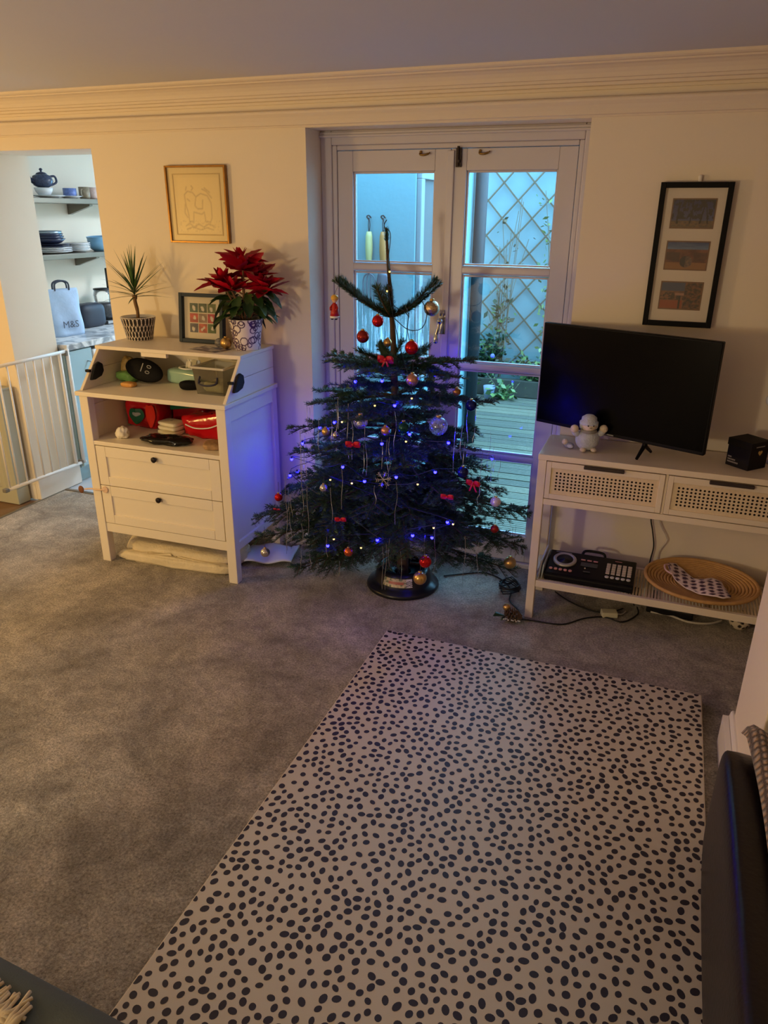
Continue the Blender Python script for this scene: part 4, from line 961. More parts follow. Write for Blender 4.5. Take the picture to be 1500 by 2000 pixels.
def make_branch(base, d, L_, droop, r0=0.007, lift=0.0, dens=1150, ln=0.021, twig=True, path=None):
    main = path if path else bend(base, d, L_, droop, 10, lift)
    polys = [np.array([tuple(p) for p in main[1 if twig else 0:]])]; wood = MB()
    C0 = [Vector(p) for p in clamp_pts([tuple(p) for p in main])]
    wood.tube([p - TB for p in C0], list(np.linspace(r0, 0.002, len(C0))), 6)
    if twig:
        n = len(main)-1; s_ = 0.20*L_; k = 0
        while s_ < L_*0.96:
            f = s_/L_*n; i = min(int(f), n-1); p = main[i].lerp(main[i+1], f-i); ax = (main[i+1]-main[i]).normalized()
            rem = L_-s_
            for sd in (-1, 1):
                if trg.random() < 0.12: continue
                sv = ax.cross(Vector((0, 0, 1))).normalized()*sd
                ang = math.radians(trg.uniform(42, 60)); td = ax*math.cos(ang) + sv*math.sin(ang) + Vector((0, 0, trg.uniform(-.12, .16)))
                tl = min(0.26, 0.40*rem + 0.05)*trg.uniform(0.75, 1.15)
                tp_ = bend(p, td, tl, trg.uniform(0.0, 0.35), 5)
                polys.append(np.array([tuple(q) for q in tp_])); wood.tube([Vector(q)-TB for q in clamp_pts([tuple(q) for q in tp_])], list(np.linspace(0.0028, 0.0012, 6)), 4, caps=False)
                if tl > 0.11:
                    for q, fr_ in ((1, .3), (2, .5), (3, .7)):
                        for s2 in (-1, 1):
                            if trg.random() < 0.3: continue
                            a2 = (tp_[q+1]-tp_[q]).normalized(); sv2 = a2.cross(Vector((0, 0, 1))).normalized()*s2
                            t2 = bend(tp_[q], a2*0.65+sv2*0.75+Vector((0, 0, trg.uniform(-.15, .15))), tl*0.42*trg.uniform(.7, 1.1), 0.15, 3)
                            polys.append(np.array([tuple(x) for x in t2])); wood.tube([Vector(x)-TB for x in clamp_pts([tuple(x) for x in t2])], 0.0011, 3, caps=False)
            s_ += trg.uniform(0.042, 0.060)
    b_ = obj('branch', wood, m_twig, tree)
    add_needles(b_, polys, dens, ln); return b_
# trunk and leader
zs_ = np.linspace(0.0, 1.60, 18)
tr_pts = [Vector((axis_x(z)-TB.x + 0.004*math.sin(7*z), 0.004*math.cos(5*z), z)) for z in zs_]
obj('trunk', MB().tube(tr_pts, list(np.interp(zs_, [0, 1.1, 1.3, 1.6], [0.030, 0.014, 0.010, 0.005])), 10), m_bark, tree, smooth=True)
lead = [Vector((axis_x(z)+0.004*math.sin(7*z), -0.235, z)) for z in np.linspace(1.27, 1.62, 8)]
o = obj('leader', MB().tube([p-TB for p in lead], list(np.linspace(0.007, 0.004, 8)), 6), m_twig, tree)
add_needles(o, [np.array([tuple(p) for p in lead])], 900, 0.014); add_needles(o, [np.array([tuple(p) for p in lead[-2:]])]*2 + [np.array([tuple(p) for p in lead[:3]])], 2200, 0.022)
# upper whorl
A = Vector((0.499, -0.235, 1.268))
def to_tip(base, tip, sag, **k):
    base = Vector(base); tip = Vector(tip); mid = (base+tip)/2 - Vector((0, 0, sag)); P = sm([base, mid, tip], 5)
    return make_branch(base, tip-base, (tip-base).length, 0, 0.006, twig=False, path=P, dens=3600, ln=0.036, **k)
for tip, sag in (((0.300, -0.36, 1.417), 0.012), ((0.250, -0.20, 1.410), 0.010), ((0.700, -0.27, 1.428), 0.022), ((0.690, -0.17, 1.405), 0.02), ((0.470, -0.33, 1.392), 0.01), ((0.45, -0.15, 1.375), 0.01)): to_tip(A, tip, sag)
B2 = Vector((0.508, -0.235, 1.090))
for tip, sag in (((0.381, -0.32, 1.132), 0.012), ((0.545, -0.21, 1.165), 0.0), ((0.672, -0.32, 1.140), 0.01), ((0.63, -0.12, 1.13), 0.01), ((0.40, -0.10, 1.12), 0.01), ((0.56, -0.40, 1.12), 0.012)): to_tip(B2, tip, sag)
# conical body
whorls = [(1.050, 7, 0.36, 8, 0.15, 0.3), (0.985, 3, 0.32, 4, 0.1, 2.1), (0.930, 7, 0.43, 3, 0.15, 0.1), (0.850, 4, 0.36, -2, 0.15, 0.8), (0.790, 8, 0.46, 0, 0.2, 0.45), (0.700, 5, 0.42, -4, 0.2, 0.1),
          (0.640, 9, 0.55, -2, 0.22, 0.65), (0.560, 6, 0.46, -6, 0.2, 0.0), (0.500, 9, 0.62, -4, 0.25, 0.25), (0.420, 7, 0.52, -9, 0.25, 0.6), (0.365, 9, 0.64, -7, 0.28, 0.05), (0.300, 7, 0.50, -14, 0.25, 0.4), (0.265, 9, 0.56, -14, 0.2, 0.2)]
for (z, n, L_, el, droop, ph) in whorls:
    for i in range(n):
        az = 2*PI*i/n + ph + trg.uniform(-0.15, 0.15); e = math.radians(el + trg.uniform(-6, 8))
        L2 = L_*trg.uniform(0.88, 1.10); sy = math.sin(az)
        if sy > 0.25: L2 *= max(0.5, 1 - 0.55*(sy-0.25)/0.75)
        if sy < -0.2 and z < 0.75: L2 *= 0.92
        if math.cos(az) < -0.45 and z < 0.58: L2 *= 1.14
        front = math.cos(az)*0.32 - sy*0.947
        if z <= 0.30 and front > 0.62: continue
        if z < 0.45 and front > 0.5: L2 *= 0.80; e += math.radians(8)
        make_branch((axis_x(z), -0.235, z), (math.cos(az)*math.cos(e), sy*math.cos(e), math.sin(e)), L2, droop + trg.uniform(-.05, .1), 0.0075, lift=0.25)
# stand
m_stand = mat('black_stand_plastic', S(20, 22, 26), 0.3, var=0.1)
st_ = thing('tree_stand', 'black round plastic tree stand with paper label', 'tree stand', (TB.x, TB.y, 0.001))
obj('base', MB().lathe([(0.172, 0), (0.176, 0.008), (0.170, 0.020), (0.150, 0.032), (0.138, 0.050), (0.128, 0.085), (0.118, 0.105), (0.108, 0.108), (0.098, 0.10), (0.090, 0.075), (0.040, 0.070)], 48, cap1=False), m_stand, st_, smooth=True)
for k in range(3):
    a = 2*PI*k/3+0.6; obj('clamp', MB().tube([(0.11*math.cos(a), 0.11*math.sin(a), 0.09), (0.032*math.cos(a), 0.032*math.sin(a), 0.11)], 0.008, 8), m_iron, st_)
def label_f(u, v):
    if u > 0.80: return S(30, 30, 30) if (int(v*9)+int(u*60)) % 2 and 0.1 < v < 0.8 else S(232, 226, 214)
    if 0.36 < v < 0.64 and 0.2 < u < 0.72: return S(190, 110, 90)
    if v < 0.3 and int(u*16) % 2: return S(220, 206, 150)
    n = mnoise.noise(Vector((u*9, v*5, 1))); return S(206, 190, 150) if n > -0.1 else S(120, 130, 90)
mb = MB(); cl = []
a0, a1 = math.radians(-112), math.radians(-52)
for i in range(17):
    for j in range(49):
        u, v = j/48, i/16; a = a0+(a1-a0)*u; r_ = 0.1405-0.0108*v; mb.v.append(((r_+0.0015)*math.cos(a), (r_+0.0015)*math.sin(a), 0.050+0.040*v)); cl.append(label_f(u, v))
for i in range(16):
    for j in range(48): mb.f.append((i*49+j, i*49+j+1, (i+1)*49+j+1, (i+1)*49+j))
mb.mi = [0]*len(mb.f)
obj('paper_label', mb, vmat('print_paper', 0.35), st_, col=cl)

# ------------------------------------------------------------------ ornaments
m_cap = mat('gold_cap', S(206, 170, 96), 0.3, 0.9)
m_thr = mat('dark_thread', S(60, 56, 50), 0.8)
def bauble(label, p, r_, m, cap=True, up=0.05, inner=None, group='tree baubles'):
    t = thing('bauble', label, 'bauble', p, group=group)
    obj('ball', MB().ball((0, 0, 0), r_, 24, 16), m, t, smooth=True)
    if inner: obj('filling', MB().ball((0, 0, -r_*0.25), r_*0.62, 12, 8, sc=(1, 1, .7)), inner, t, smooth=True)
    if cap:
        obj('cap', MB().lathe([(r_*0.30, r_*0.93), (r_*0.30, r_*1.15), (r_*0.1, r_*1.2)], 12), m_cap, t, smooth=True)
        obj('thread', MB().tube(sm([(0, 0, r_*1.15), (0.002, 0, r_*1.15+up*.5), (0, 0.004, r_*1.15+up)], 3), 0.0008, 4), m_thr, t)
    return t
b_red = mat('bauble_red', S(190, 16, 26), 0.12, 0.55, var=0.05); b_redg = mat('bauble_ruby_glass', S(150, 40, 36), 0.08, 0.6, var=0.25, vscale=90)
b_gold = mat('bauble_gold', S(206, 166, 100), 0.28, 0.85); b_rose = mat('bauble_rose', S(196, 140, 122), 0.3, 0.7); b_silver = mat('bauble_silver', S(206, 200, 196), 0.12, 0.9, var=0.1, vscale=60)
b_navy = mat('bauble_navy', S(24, 34, 92), 0.12, 0.5); b_teal = mat('bauble_teal', S(16, 66, 74), 0.15, 0.5); b_pearl = mat('bauble_pearl', S(214, 204, 206), 0.3, 0.3); b_copper = mat('bauble_copper', S(200, 96, 56), 0.25, 0.8)
b_disco = mat('bauble_mosaic', S(196, 172, 140), 0.1, 0.95, var=0.5, vscale=110, bump=0.8, bscale=140)
g_ball = glass_mat('bauble_clear_glass', (0.94, 0.95, 0.97), 0.7, 0.03, haze=0.10); m_glit = mat('silver_glitter', S(200, 200, 210), 0.3, 0.8, var=0.5, vscale=200)
bauble('shiny red bauble just left of the upper tree trunk', (0.492, -0.373, 1.268), 0.0245, b_red, up=0.02)
bauble('ruby glass bauble hanging left of trunk before the pane', (0.430, -0.385, 1.203), 0.0265, b_redg, up=0.11)
bauble('small gold bauble touching the bare upper trunk', (0.520, -0.330, 1.176), 0.0176, b_gold, up=0.07)
bauble('large red bauble hanging right of the bare upper trunk', (0.635, -0.353, 1.166), 0.0288, b_red, up=0.06)
bauble('mosaic silver gold bauble under the top right branch tip', (0.690, -0.270, 1.318), 0.0325, b_disco, up=0.05)
bauble('rose gold bauble below the red bow on the trunk', (0.671, -0.444, 1.053), 0.0259, b_rose, up=0.04)
bauble('clear glass bauble with silver glitter at left of tree', (0.513, -0.613, 0.903), 0.0296, g_ball, inner=m_glit, up=0.06)
bauble('small rose silver bauble in the middle of the tree', (0.618, -0.607, 0.877), 0.0189, b_rose, up=0.04)
bauble('dark teal bauble beside the middle of the tree', (0.684, -0.580, 0.889), 0.0251, b_teal, up=0.04)
bauble('biggest clear glass bauble at right of the tree', (0.803, -0.493, 0.886), 0.0383, g_ball, up=0.09)
bauble('dark blue bauble hanging before the right hand pane', (0.883, -0.289, 0.932), 0.0246, b_navy, up=0.03)
bauble('small gold bauble at the left edge of upper branches', (0.350, -0.597, 0.841), 0.0174, b_gold, up=0.04)
bauble('tiny silver bauble next to the small gold one at left', (0.404, -0.619, 0.837), 0.0129, b_silver, up=0.04)
bauble('small silver bauble left of the yellow light', (0.381, -0.694, 0.630), 0.0173, b_silver, up=0.03)
bauble('dark blue bauble above the red bow at right', (0.913, -0.489, 0.703), 0.0236, b_navy, up=0.03)
bauble('small red bauble at the far left branch near chest', (0.061, -0.505, 0.476), 0.0193, b_red, up=0.05)
bauble('pearl white bauble at the right of the tree', (1.035, -0.386, 0.553), 0.0223, b_pearl, up=0.04)
bauble('small dark red bauble low at the right edge', (1.050, -0.441, 0.452), 0.0178, b_redg, up=0.04)
bauble('copper orange bauble low at the front left', (0.527, -0.779, 0.402), 0.0192, b_copper, up=0.04)
bauble('glossy red bauble low above the tree stand', (0.832, -0.706, 0.380), 0.0254, b_red, up=0.06)
bauble('matt gold bauble hanging lowest before the stand', (0.811, -0.706, 0.302), 0.0278, b_gold, up=0.10)
bauble('mirrored bauble hanging low beside the chest leg', (0.055, -0.640, 0.256), 0.0215, b_silver, up=0.10)
bauble('pale gold bauble hanging low next to the console leg', (1.085, -0.210, 0.196), 0.0285, b_gold, up=0.14)
bauble('small bronze bauble below the right upper branch', (0.834, -0.348, 0.998), 0.0176, mat('bauble_bronze', S(150, 104, 60), 0.3, 0.8), up=0.04)
bauble('gold bauble lying on the chest top by flower pot', onch(0.640, 0.300, ZT+0.0275), 0.027, b_gold, cap=True, up=0.012, group='chest top baubles')
bauble('clear bauble lying left of the gold one on chest', onch(0.590, 0.322, ZT+0.0225), 0.022, g_ball, cap=False, group='chest top baubles')
# ribbon bows
m_rib = mat('red_ribbon', S(196, 16, 44), 0.35, var=0.15, vscale=40)
def bow(label, p, s_, rz=0.0, tails=True):
    t = thing('ribbon_bow', label, 'bow', p, rz, group='red ribbon bows')
    for sd in (-1, 1):
        mb = MB(); mb.grid(lambda u, v: (sd*s_*(0.15+0.85*math.sin(PI*u)**0.8)*(0.35+0.65*min(1, 1.6*math.sin(PI*u))), -0.3*s_*math.sin(2*PI*u), s_*(0.42*math.cos(PI*u)*math.sin(PI*u)**.6 + (v-.5)*0.55)), 12, 3)
        obj('loop', mb, m_rib, t, smooth=True, solid=0.0012)
        if tails:
            mb = MB(); mb.grid(lambda u, v: (sd*s_*(0.08+0.45*v+0.25*(u-.5)), -0.06*s_*math.sin(4*v), -s_*(0.15+1.1*v)), 3, 8); obj('tail', mb, m_rib, t, smooth=True, solid=0.0012)
    obj('knot', MB().ball((0, -0.1*s_, 0), s_*0.22, 10, 8), m_rib, t, smooth=True); return t
bow('large red ribbon bow tied on the upper trunk', (0.545, -0.420, 1.122), 0.034)
bow('red ribbon bow left of centre below glass bauble', (0.499, -0.660, 0.820), 0.030, 0.2, False)
bow('red ribbon bow at the right side above another bow', (0.955, -0.475, 0.655), 0.030, -0.2)
bow('red ribbon bow lying flat below the right hand bow', (0.880, -0.595, 0.627), 0.026, 0.1, False)
bow('small red ribbon bow low on the left branches', (0.489, -0.770, 0.535), 0.023, 0.3, False)
bow('red ribbon bow under the far left red bauble', (0.057, -0.515, 0.416), 0.019)
# little figure ornament
fg = thing('toy_soldier_ornament', 'small red and gold figure ornament hanging at top left', 'ornament', (0.285, -0.345, 1.262))
obj('robe', MB().lathe([(0.020, 0.012), (0.017, 0.03), (0.011, 0.055), (0.008, 0.066)], 14), mat('red_lacquer', S(178, 26, 24), 0.35), fg, smooth=True)
obj('trim', MB().lathe([(0.0205, 0.004), (0.021, 0.012), (0.018, 0.014)], 14), m_white, fg, smooth=True)
obj('head', MB().ball((0, 0, 0.076), 0.011, 12, 8), mat('wood_face', S(222, 176, 130), 0.6), fg, smooth=True)
obj('hair', MB().ball((0, 0.002, 0.086), 0.0165, 12, 8, sc=(1, 1, .85)), mat('gold_hair', S(222, 170, 60), 0.5), fg, smooth=True)
for sd in (-1, 1): obj('arm', MB().tube([(sd*0.008, 0, 0.06), (sd*0.017, -0.008, 0.045), (sd*0.012, -0.016, 0.038)], 0.004, 6), MATS['red_lacquer'], fg, smooth=True)
for sd in (-1, 1): obj('boot', MB().ball((sd*0.009, -0.006, 0.002), 0.008, 8, 6, sc=(.8, 1.3, .7)), m_black, fg, smooth=True)
obj('thread', MB().tube([(0, 0, 0.10), (0.01, 0.01, 0.13)], 0.0008, 4), m_thr, fg)
sf = thing('snowflake_ornament', 'silver wire star ornament in the middle of the tree', 'ornament', (0.641, -0.690, 0.700))
for k in range(6):
    a = PI*k/3+0.2; c_, s_ = math.cos(a), math.sin(a); mb = MB(); mb.tube([(0, 0, 0), (0.034*c_, 0.004, 0.034*s_)], 0.0018, 5)
    for f in (0.5, 0.75): 
        for q in (-0.9, 0.9): mb.tube([(0.034*f*c_, 0, 0.034*f*s_), (0.034*f*c_+0.011*math.cos(a+q), 0, 0.034*f*s_+0.011*math.sin(a+q))], 0.0014, 4)
    obj('ray', mb, b_silver, sf)
# hanging lametta
lrg = random.Random(17); m_lam = mat('silver_lametta', S(206, 206, 210), 0.2, 0.9)
lam = []
for i in range(64):
    az = lrg.uniform(PI*0.97, PI*2.12); z = lrg.uniform(0.32, 0.98); R_ = float(np.interp(z, [0.3, .5, .7, .85, 1.0], [.57, .55, .47, .41, .35]))*lrg.uniform(0.93, 1.03)
    x = axis_x(z)+R_*math.cos(az); y = -0.235+R_*math.sin(az); x = min(max(x, -0.10), 1.12); L_ = min(lrg.uniform(0.08, 0.24), z-0.05)
    w = 0.0009
    P = sm([(0, 0, 0), (0.006*lrg.uniform(-1, 1), 0.004, -L_*0.35), (0.008*lrg.uniform(-1, 1), 0.0, -L_*0.7), (0.004*lrg.uniform(-1, 1), 0, -L_)], 4)
    mb = MB(); mb.tube(P, w, 4, caps=False); o = obj('lametta_strand', mb, m_lam); o.location = (x, y, z)
    tag(o, 'thin silver lametta strand hanging from the tree branches', 'tinsel', 'lametta strands on the tree')
# ------------------------------------------------------------------ fairy lights
e_blue = mat('blue_bulb', S(20, 30, 220), 0.3, var=0.0, emit=(0.0012, 0.001, 1.0), estr=300.0)
e_warm = mat('warm_bulb', S(255, 220, 140), 0.3, var=0.0, emit=(1.0, 0.66, 0.18), estr=2.2)
m_wire = mat('dark_green_wire', S(20, 30, 26), 0.5)
BLUE = [(0.438,-0.487,1.035),(0.554,-0.482,1.046),(0.728,-0.334,1.055),(0.631,-0.539,0.964),(0.701,-0.551,0.856),(0.602,-0.604,0.819),(0.838,-0.457,0.809),(0.373,-0.56,0.873),(0.445,-0.643,0.713),(0.813,-0.548,0.708),(0.551,-0.665,0.672),(0.403,-0.714,0.38),(0.631,-0.724,0.449),(0.767,-0.681,0.474),(0.836,-0.638,0.458),(0.675,-0.631,0.695),(0.884,-0.587,0.514),
        (0.060,-0.250,0.66),(0.010,-0.270,0.58),(0.030,-0.330,0.52),(0.000,-0.200,0.49),(0.110,-0.160,0.72),(0.66,0.02,1.05),(0.93,-0.02,0.62),(0.35,0.04,0.80)]
WARMB = [(0.500,-0.262,1.455),(0.490,-0.262,1.377),(0.688,-0.496,0.989),(0.692,-0.568,0.829),(0.413,-0.572,0.882),(0.391,-0.65,0.652),(0.497,-0.67,0.658),(0.759,-0.607,0.668),(0.839,-0.63,0.499),(0.905,-0.575,0.504),(0.435,-0.721,0.419),(0.564,-0.736,0.408),(0.553,-0.559,0.961)]
def string(label, pts, m, order, r_):
    t = thing('fairy_light_string', label, 'fairy lights', TB)
    Q = sorted(pts, key=order); P = []
    for i, q in enumerate(Q):
        P.append(Vector(q)-TB + Vector((0, 0.004, 0.012)))
        if i+1 < len(Q):
            m_ = (Vector(q)+Vector(Q[i+1]))/2 - TB; h_ = Vector((m_.x, m_.y, 0)); 
            P.append(m_*1.0 - h_*0.12 + Vector((0, 0, -0.02)))
    cb = MB(); cb.tube(sm(P, 5), 0.0016, 5); obj('cable', cb, m_wire, t)
    for q in Q:
        b_ = obj('bulb', MB().ball((0, 0, 0), r_, 10, 8), m, t, smooth=True); b_.location = Vector(q)-TB
        obj('socket', MB().cyl((0, 0, r_*0.7), (0, 0, r_*2.2), r_*0.7, 6), m_wire, b_)
    return t
string('string of blue fairy lights wound around the tree', BLUE, e_blue, lambda q: (-round(q[2]/0.16), math.atan2(q[1]+.235, q[0]-.54)), 0.0062)
wl = string('string of warm white fairy lights wound around the tree', WARMB, e_warm, lambda q: -q[2], 0.0042)
loops = [[(0.479,-0.245,1.655),(0.470,-0.25,1.63),(0.497,-0.248,1.60),(0.490,-0.25,1.50),(0.502,-0.25,1.42),(0.515,-0.26,1.36),(0.525,-0.27,1.32),(0.575,-0.28,1.30),(0.60,-0.29,1.28),(0.58,-0.29,1.33)],
         [(0.53,-0.28,1.27),(0.60,-0.30,1.23),(0.66,-0.30,1.24),(0.68,-0.30,1.30),(0.655,-0.29,1.345)], [(0.60,-0.29,1.30),(0.60,-0.31,1.24),(0.615,-0.33,1.19)]]
for L_ in loops: obj('cable', MB().tube([p-TB for p in sm(L_, 6)], 0.0018, 5), m_wire, wl)
# ================================================================== CONSOLE TABLE
m_con = mat('console_white_lacquer', S(232, 218, 194), 0.4, var=0.02, vscale=6)
m_cane = mat('woven_cane', S(226, 206, 172), 0.7, var=0.10, vscale=80, bump=0.5, bscale=160)
m_hole = mat('drawer_inside_dark', S(40, 32, 28), 0.9)
m_grip = mat('dark_brown_grip', S(52, 42, 38), 0.5)
CW, CD, CH = 1.005, 0.312, 0.768
co = thing('console_table', 'cream console table with two cane drawers and lower shelf', 'console table', (1.190, -0.332, 0))
lg = 0.034
for x in (0, CW-lg):
    for y in (0, CD-lg): obj('leg', MB().box(x, y, 0, x+lg, y+lg, CH-0.024), m_con, co, bevel=0.002)
obj('top', MB().box(-0.002, -0.004, CH-0.024, CW+0.002, CD, CH), m_con, co, bevel=0.003)
mb = MB(); mb.box(lg, 0.002, 0.549, CW-lg, 0.022, 0.575); mb.box(lg, CD-0.02, 0.549, CW-lg, CD-0.004, CH-0.024); mb.box(lg, 0.022, 0.553, CW-lg, CD-0.02, 0.561)
obj('carcass', mb, m_con, co, bevel=0.0015)
for x in (0.004, CW-0.016): obj('side_panel', MB().box(x, lg, 0.549, x+0.012, CD-lg, CH-0.024), m_con, co)
obj('divider', MB().box(0.4975, 0.006, 0.575, 0.5075, CD-0.02, CH-0.024), m_con, co)
def cane_panel(x0, x1, z0, z1, y):
    """woven sheet with a round hole in every cell"""
    nx = int(round((x1-x0)/0.0157)); nz = int(round((z1-z0)/0.0142)); mb = MB(); cx_ = (x1-x0)/nx; cz_ = (z1-z0)/nz
    for i in range(nz):
        for j in range(nx):
            a = x0+j*cx_; b = z0+i*cz_; mx, mz = a+cx_/2, b+cz_/2; rr = 0.0045
            solid_ = i in (0, nz-1) or j in (0, nx-1)
            outer = [(a, b), (a+cx_/2, b), (a+cx_, b), (a+cx_, mz), (a+cx_, b+cz_), (a+cx_/2, b+cz_), (a, b+cz_), (a, mz)]
            if solid_: mb.add([(p[0], y, p[1]) for p in outer], [tuple(range(8))]); continue
            an = [-135, -90, -45, 0, 45, 90, 135, 180]
            inner = [(mx+rr*math.cos(math.radians(t)), mz+rr*math.sin(math.radians(t))) for t in an]
            mb.add([(p[0], y, p[1]) for p in outer]+[(p[0], y, p[1]) for p in inner], [(k, (k+1) % 8, 8+(k+1) % 8, 8+k) for k in range(8)])
    return mb
def cdrawer(x0, x1, hx0, hx1):
    z0, z1 = 0.579, 0.740
    d = obj('drawer', MB().box(x0, 0.012, z0, x1, 0.28, z1), m_hole, co)
    bw = 0.020; y0, y1 = -0.001, 0.012
    mb = MB(); mb.box(x0, y0, z0, x0+bw, y1, z1); mb.box(x1-bw, y0, z0, x1, y1, z1); mb.box(x0+bw, y0, z0, x1-bw, y1, z0+0.022); mb.box(x0+bw, y0, z1-0.026, x1-bw, y1, z1)
    obj('drawer_frame', mb, m_con, d, bevel=0.0015)
    obj('cane_panel', cane_panel(x0+bw, x1-bw, z0+0.022, z1-0.026, 0.005), m_cane, d)
    g = obj('drawer_handle', MB().box(hx0, -0.016, z1-0.012, hx1, 0.0, z1+0.001), m_grip, d, bevel=0.003)
cdrawer(0.036, 0.4965, 0.185, 0.342); cdrawer(0.5085, 0.969, 0.655, 0.812)
mb = MB(); mb.box(lg, 0.003, 0.158, CW-lg, 0.023, 0.190); mb.box(lg, CD-0.023, 0.158, CW-lg, CD-0.003, 0.190); mb.box(0.006, lg, 0.158, 0.026, CD-lg, 0.190); mb.box(CW-0.026, lg, 0.158, CW-0.006, CD-lg, 0.190)
obj('shelf_frame', mb, m_con, co, bevel=0.002)
for k in range(3): obj('shelf_batten', MB().box(0.26+k*0.235, 0.024, 0.160, 0.28+k*0.235, CD-0.024, 0.176), m_con, co)
mb = MB()
n_ = 74
for k in range(n_):
    x = 0.028 + k*(CW-0.056)/n_; mb.box(x, 0.024, 0.180, x+0.0085, CD-0.024, 0.186)
o = obj('woven_slats', mb, m_cane, co); o['kind'] = 'stuff'
TZ, SZ = CH+0.0005, 0.1865
# ------------------------------------------------------------------ television
tv = thing('television', 'black flat screen television angled on the console table', 'television', (1.466, -0.180, TZ), rotz=math.radians(-21.5))
TW, TH, t0 = 0.738, 0.430, 0.060
m_tvb = mat('tv_casing', S(9, 9, 10), 0.5, spec=0.2)
m_scr = mat('tv_screen', S(5, 5, 6), 0.22, var=0.0, spec=0.12)
obj('casing', MB().box(-TW/2, -0.004, t0, TW/2, 0.022, t0+TH), m_tvb, tv, bevel=0.004)
obj('rear_housing', MB().box(-0.26, 0.022, t0+0.02, 0.26, 0.052, t0+0.27), m_tvb, tv, bevel=0.01)
obj('screen', MB().box(-TW/2+0.007, -0.0052, t0+0.014, TW/2-0.007, -0.0038, t0+TH-0.007), m_scr, tv)
obj('badge', MB().box(-0.055, -0.0052, t0+0.004, 0.0, -0.0044, t0+0.009), mat('badge_grey', S(150, 150, 152), 0.4, 0.5), tv)
for sx in (-0.13, 0.13):
    mb = MB(); ff = -0.050 if sx > 0 else -0.008; mb.tube([(sx, 0.010, t0+0.02), (sx, 0.006, 0.045), (sx, ff, 0.006)], [0.009, 0.009, 0.006], 8); mb.tube([(sx, 0.012, t0+0.02), (sx, 0.02, 0.045), (sx, 0.085, 0.006)], [0.009, 0.009, 0.006], 8)
    obj('foot', mb, m_tvb, tv)
# ------------------------------------------------------------------ plush snowman and friend
m_plush = mat('pale_blue_plush', S(196, 202, 216), 0.9, var=0.25, vscale=60, bump=0.9, bscale=160, sheen=0.4); m_cream = mat('cream_plush', S(224, 208, 186), 0.9, var=0.12, vscale=60, bump=0.8, bscale=160)
sn = thing('plush_snowman', 'small pale plush snowman with raised arms on console', 'soft toy', (1.364, -0.206, TZ), rotz=0.35)
obj('body', MB().ball((0, 0, 0.047), 0.049, 24, 16, sc=(1.0, .9, .96)), m_plush, sn, smooth=True)
obj('head', MB().ball((0, -0.006, 0.108), 0.030, 20, 14), m_cream, sn, smooth=True)
obj('hat', MB().lathe([(0.030, 0.110), (0.038, 0.112), (0.038, 0.122), (0.032, 0.126), (0.030, 0.140), (0.016, 0.150), (0.001, 0.152)], 20, (0, 0.002, 0)), m_plush, sn, smooth=True)
for sd in (-1, 1):
    obj('ear_flap', MB().ball((sd*0.030, 0.0, 0.106), 0.012, 10, 8, sc=(.7, .9, 1.3)), m_plush, sn, smooth=True)
    obj('arm', MB().tube(sm([(sd*0.032, 0, 0.064), (sd*0.050, -0.006, 0.074), (sd*0.058, -0.008, 0.086)], 4), [0.012]*4+[0.014]*5, 10), m_plush, sn, smooth=True)
    obj('mitten', MB().ball((sd*0.060, -0.010, 0.094), 0.017, 12, 10), m_cream, sn, smooth=True)
    obj('foot', MB().ball((sd*0.022, -0.030, 0.010), 0.013, 12, 8, sc=(1, 1.3, .7)), m_cream, sn, smooth=True)
    obj('eye', MB().ball((sd*0.011, -0.034, 0.112), 0.003, 8, 6), m_black, sn)
obj('nose', MB().lathe([(0.006, 0), (0.001, 0.0)], 8, (0, -0.036, 0.104)), mat('nose_pink', S(200, 140, 110), 0.6), sn)
obj('scarf', MB().tube([(0.027*math.cos(a), 0.026*math.sin(a)-0.004, 0.084) for a in np.linspace(0, 2*PI, 17)[:-1]], 0.008, 8, closed=True), mat('grey_scarf', S(150, 146, 140), 0.9), sn, smooth=True)
pl = thing('plush_bird', 'tiny grey and white soft toy beside the plush snowman', 'soft toy', (1.288, -0.206, TZ), rotz=-0.3)
obj('body', MB().ball((0.006, 0, 0.013), 0.017, 14, 10, sc=(1.3, .9, .75)), mat('grey_plush', S(150, 156, 166), 0.9, bump=0.7, bscale=160), pl, smooth=True)
obj('head', MB().ball((-0.012, -0.004, 0.026), 0.013, 12, 10), m_cream, pl, smooth=True)
obj('wing', MB().ball((0.016, -0.014, 0.014), 0.010, 10, 8, sc=(1.4, .4, .8)), m_plush, pl, smooth=True)
# ------------------------------------------------------------------ black gift box
gb = thing('gift_box', 'small black cardboard gift box with gold heart on console', 'box', (1.972, -0.180, TZ), rotz=math.radians(48))
m_card = mat('black_card', S(18, 15, 16), 0.6, var=0.1, spec=0.2)
hs = 0.051
obj('base', MB().box(-hs, -hs, 0, hs, hs, 0.094), m_card, gb, bevel=0.001)
obj('lid', MB().box(-hs-.003, -hs-.003, 0.082, hs+.003, hs+.003, 0.110), m_card, gb, bevel=0.001)
m_silv = mat('silver_print', S(140, 134, 130), 0.5); m_gp = mat('gold_foil', S(206, 180, 110), 0.35, 0.5)
hp = [(0.012*16*math.sin(t)**3/16, (13*math.cos(t)-5*math.cos(2*t)-2*math.cos(3*t)-math.cos(4*t))*0.012/16) for t in np.linspace(0, 2*PI, 25)[:-1]]
mb = MB(); mb.add([(x+0.004, -hs-0.0008, z+0.066) for x, z in hp], [tuple(range(24))]); obj('heart', mb, m_gp, gb)
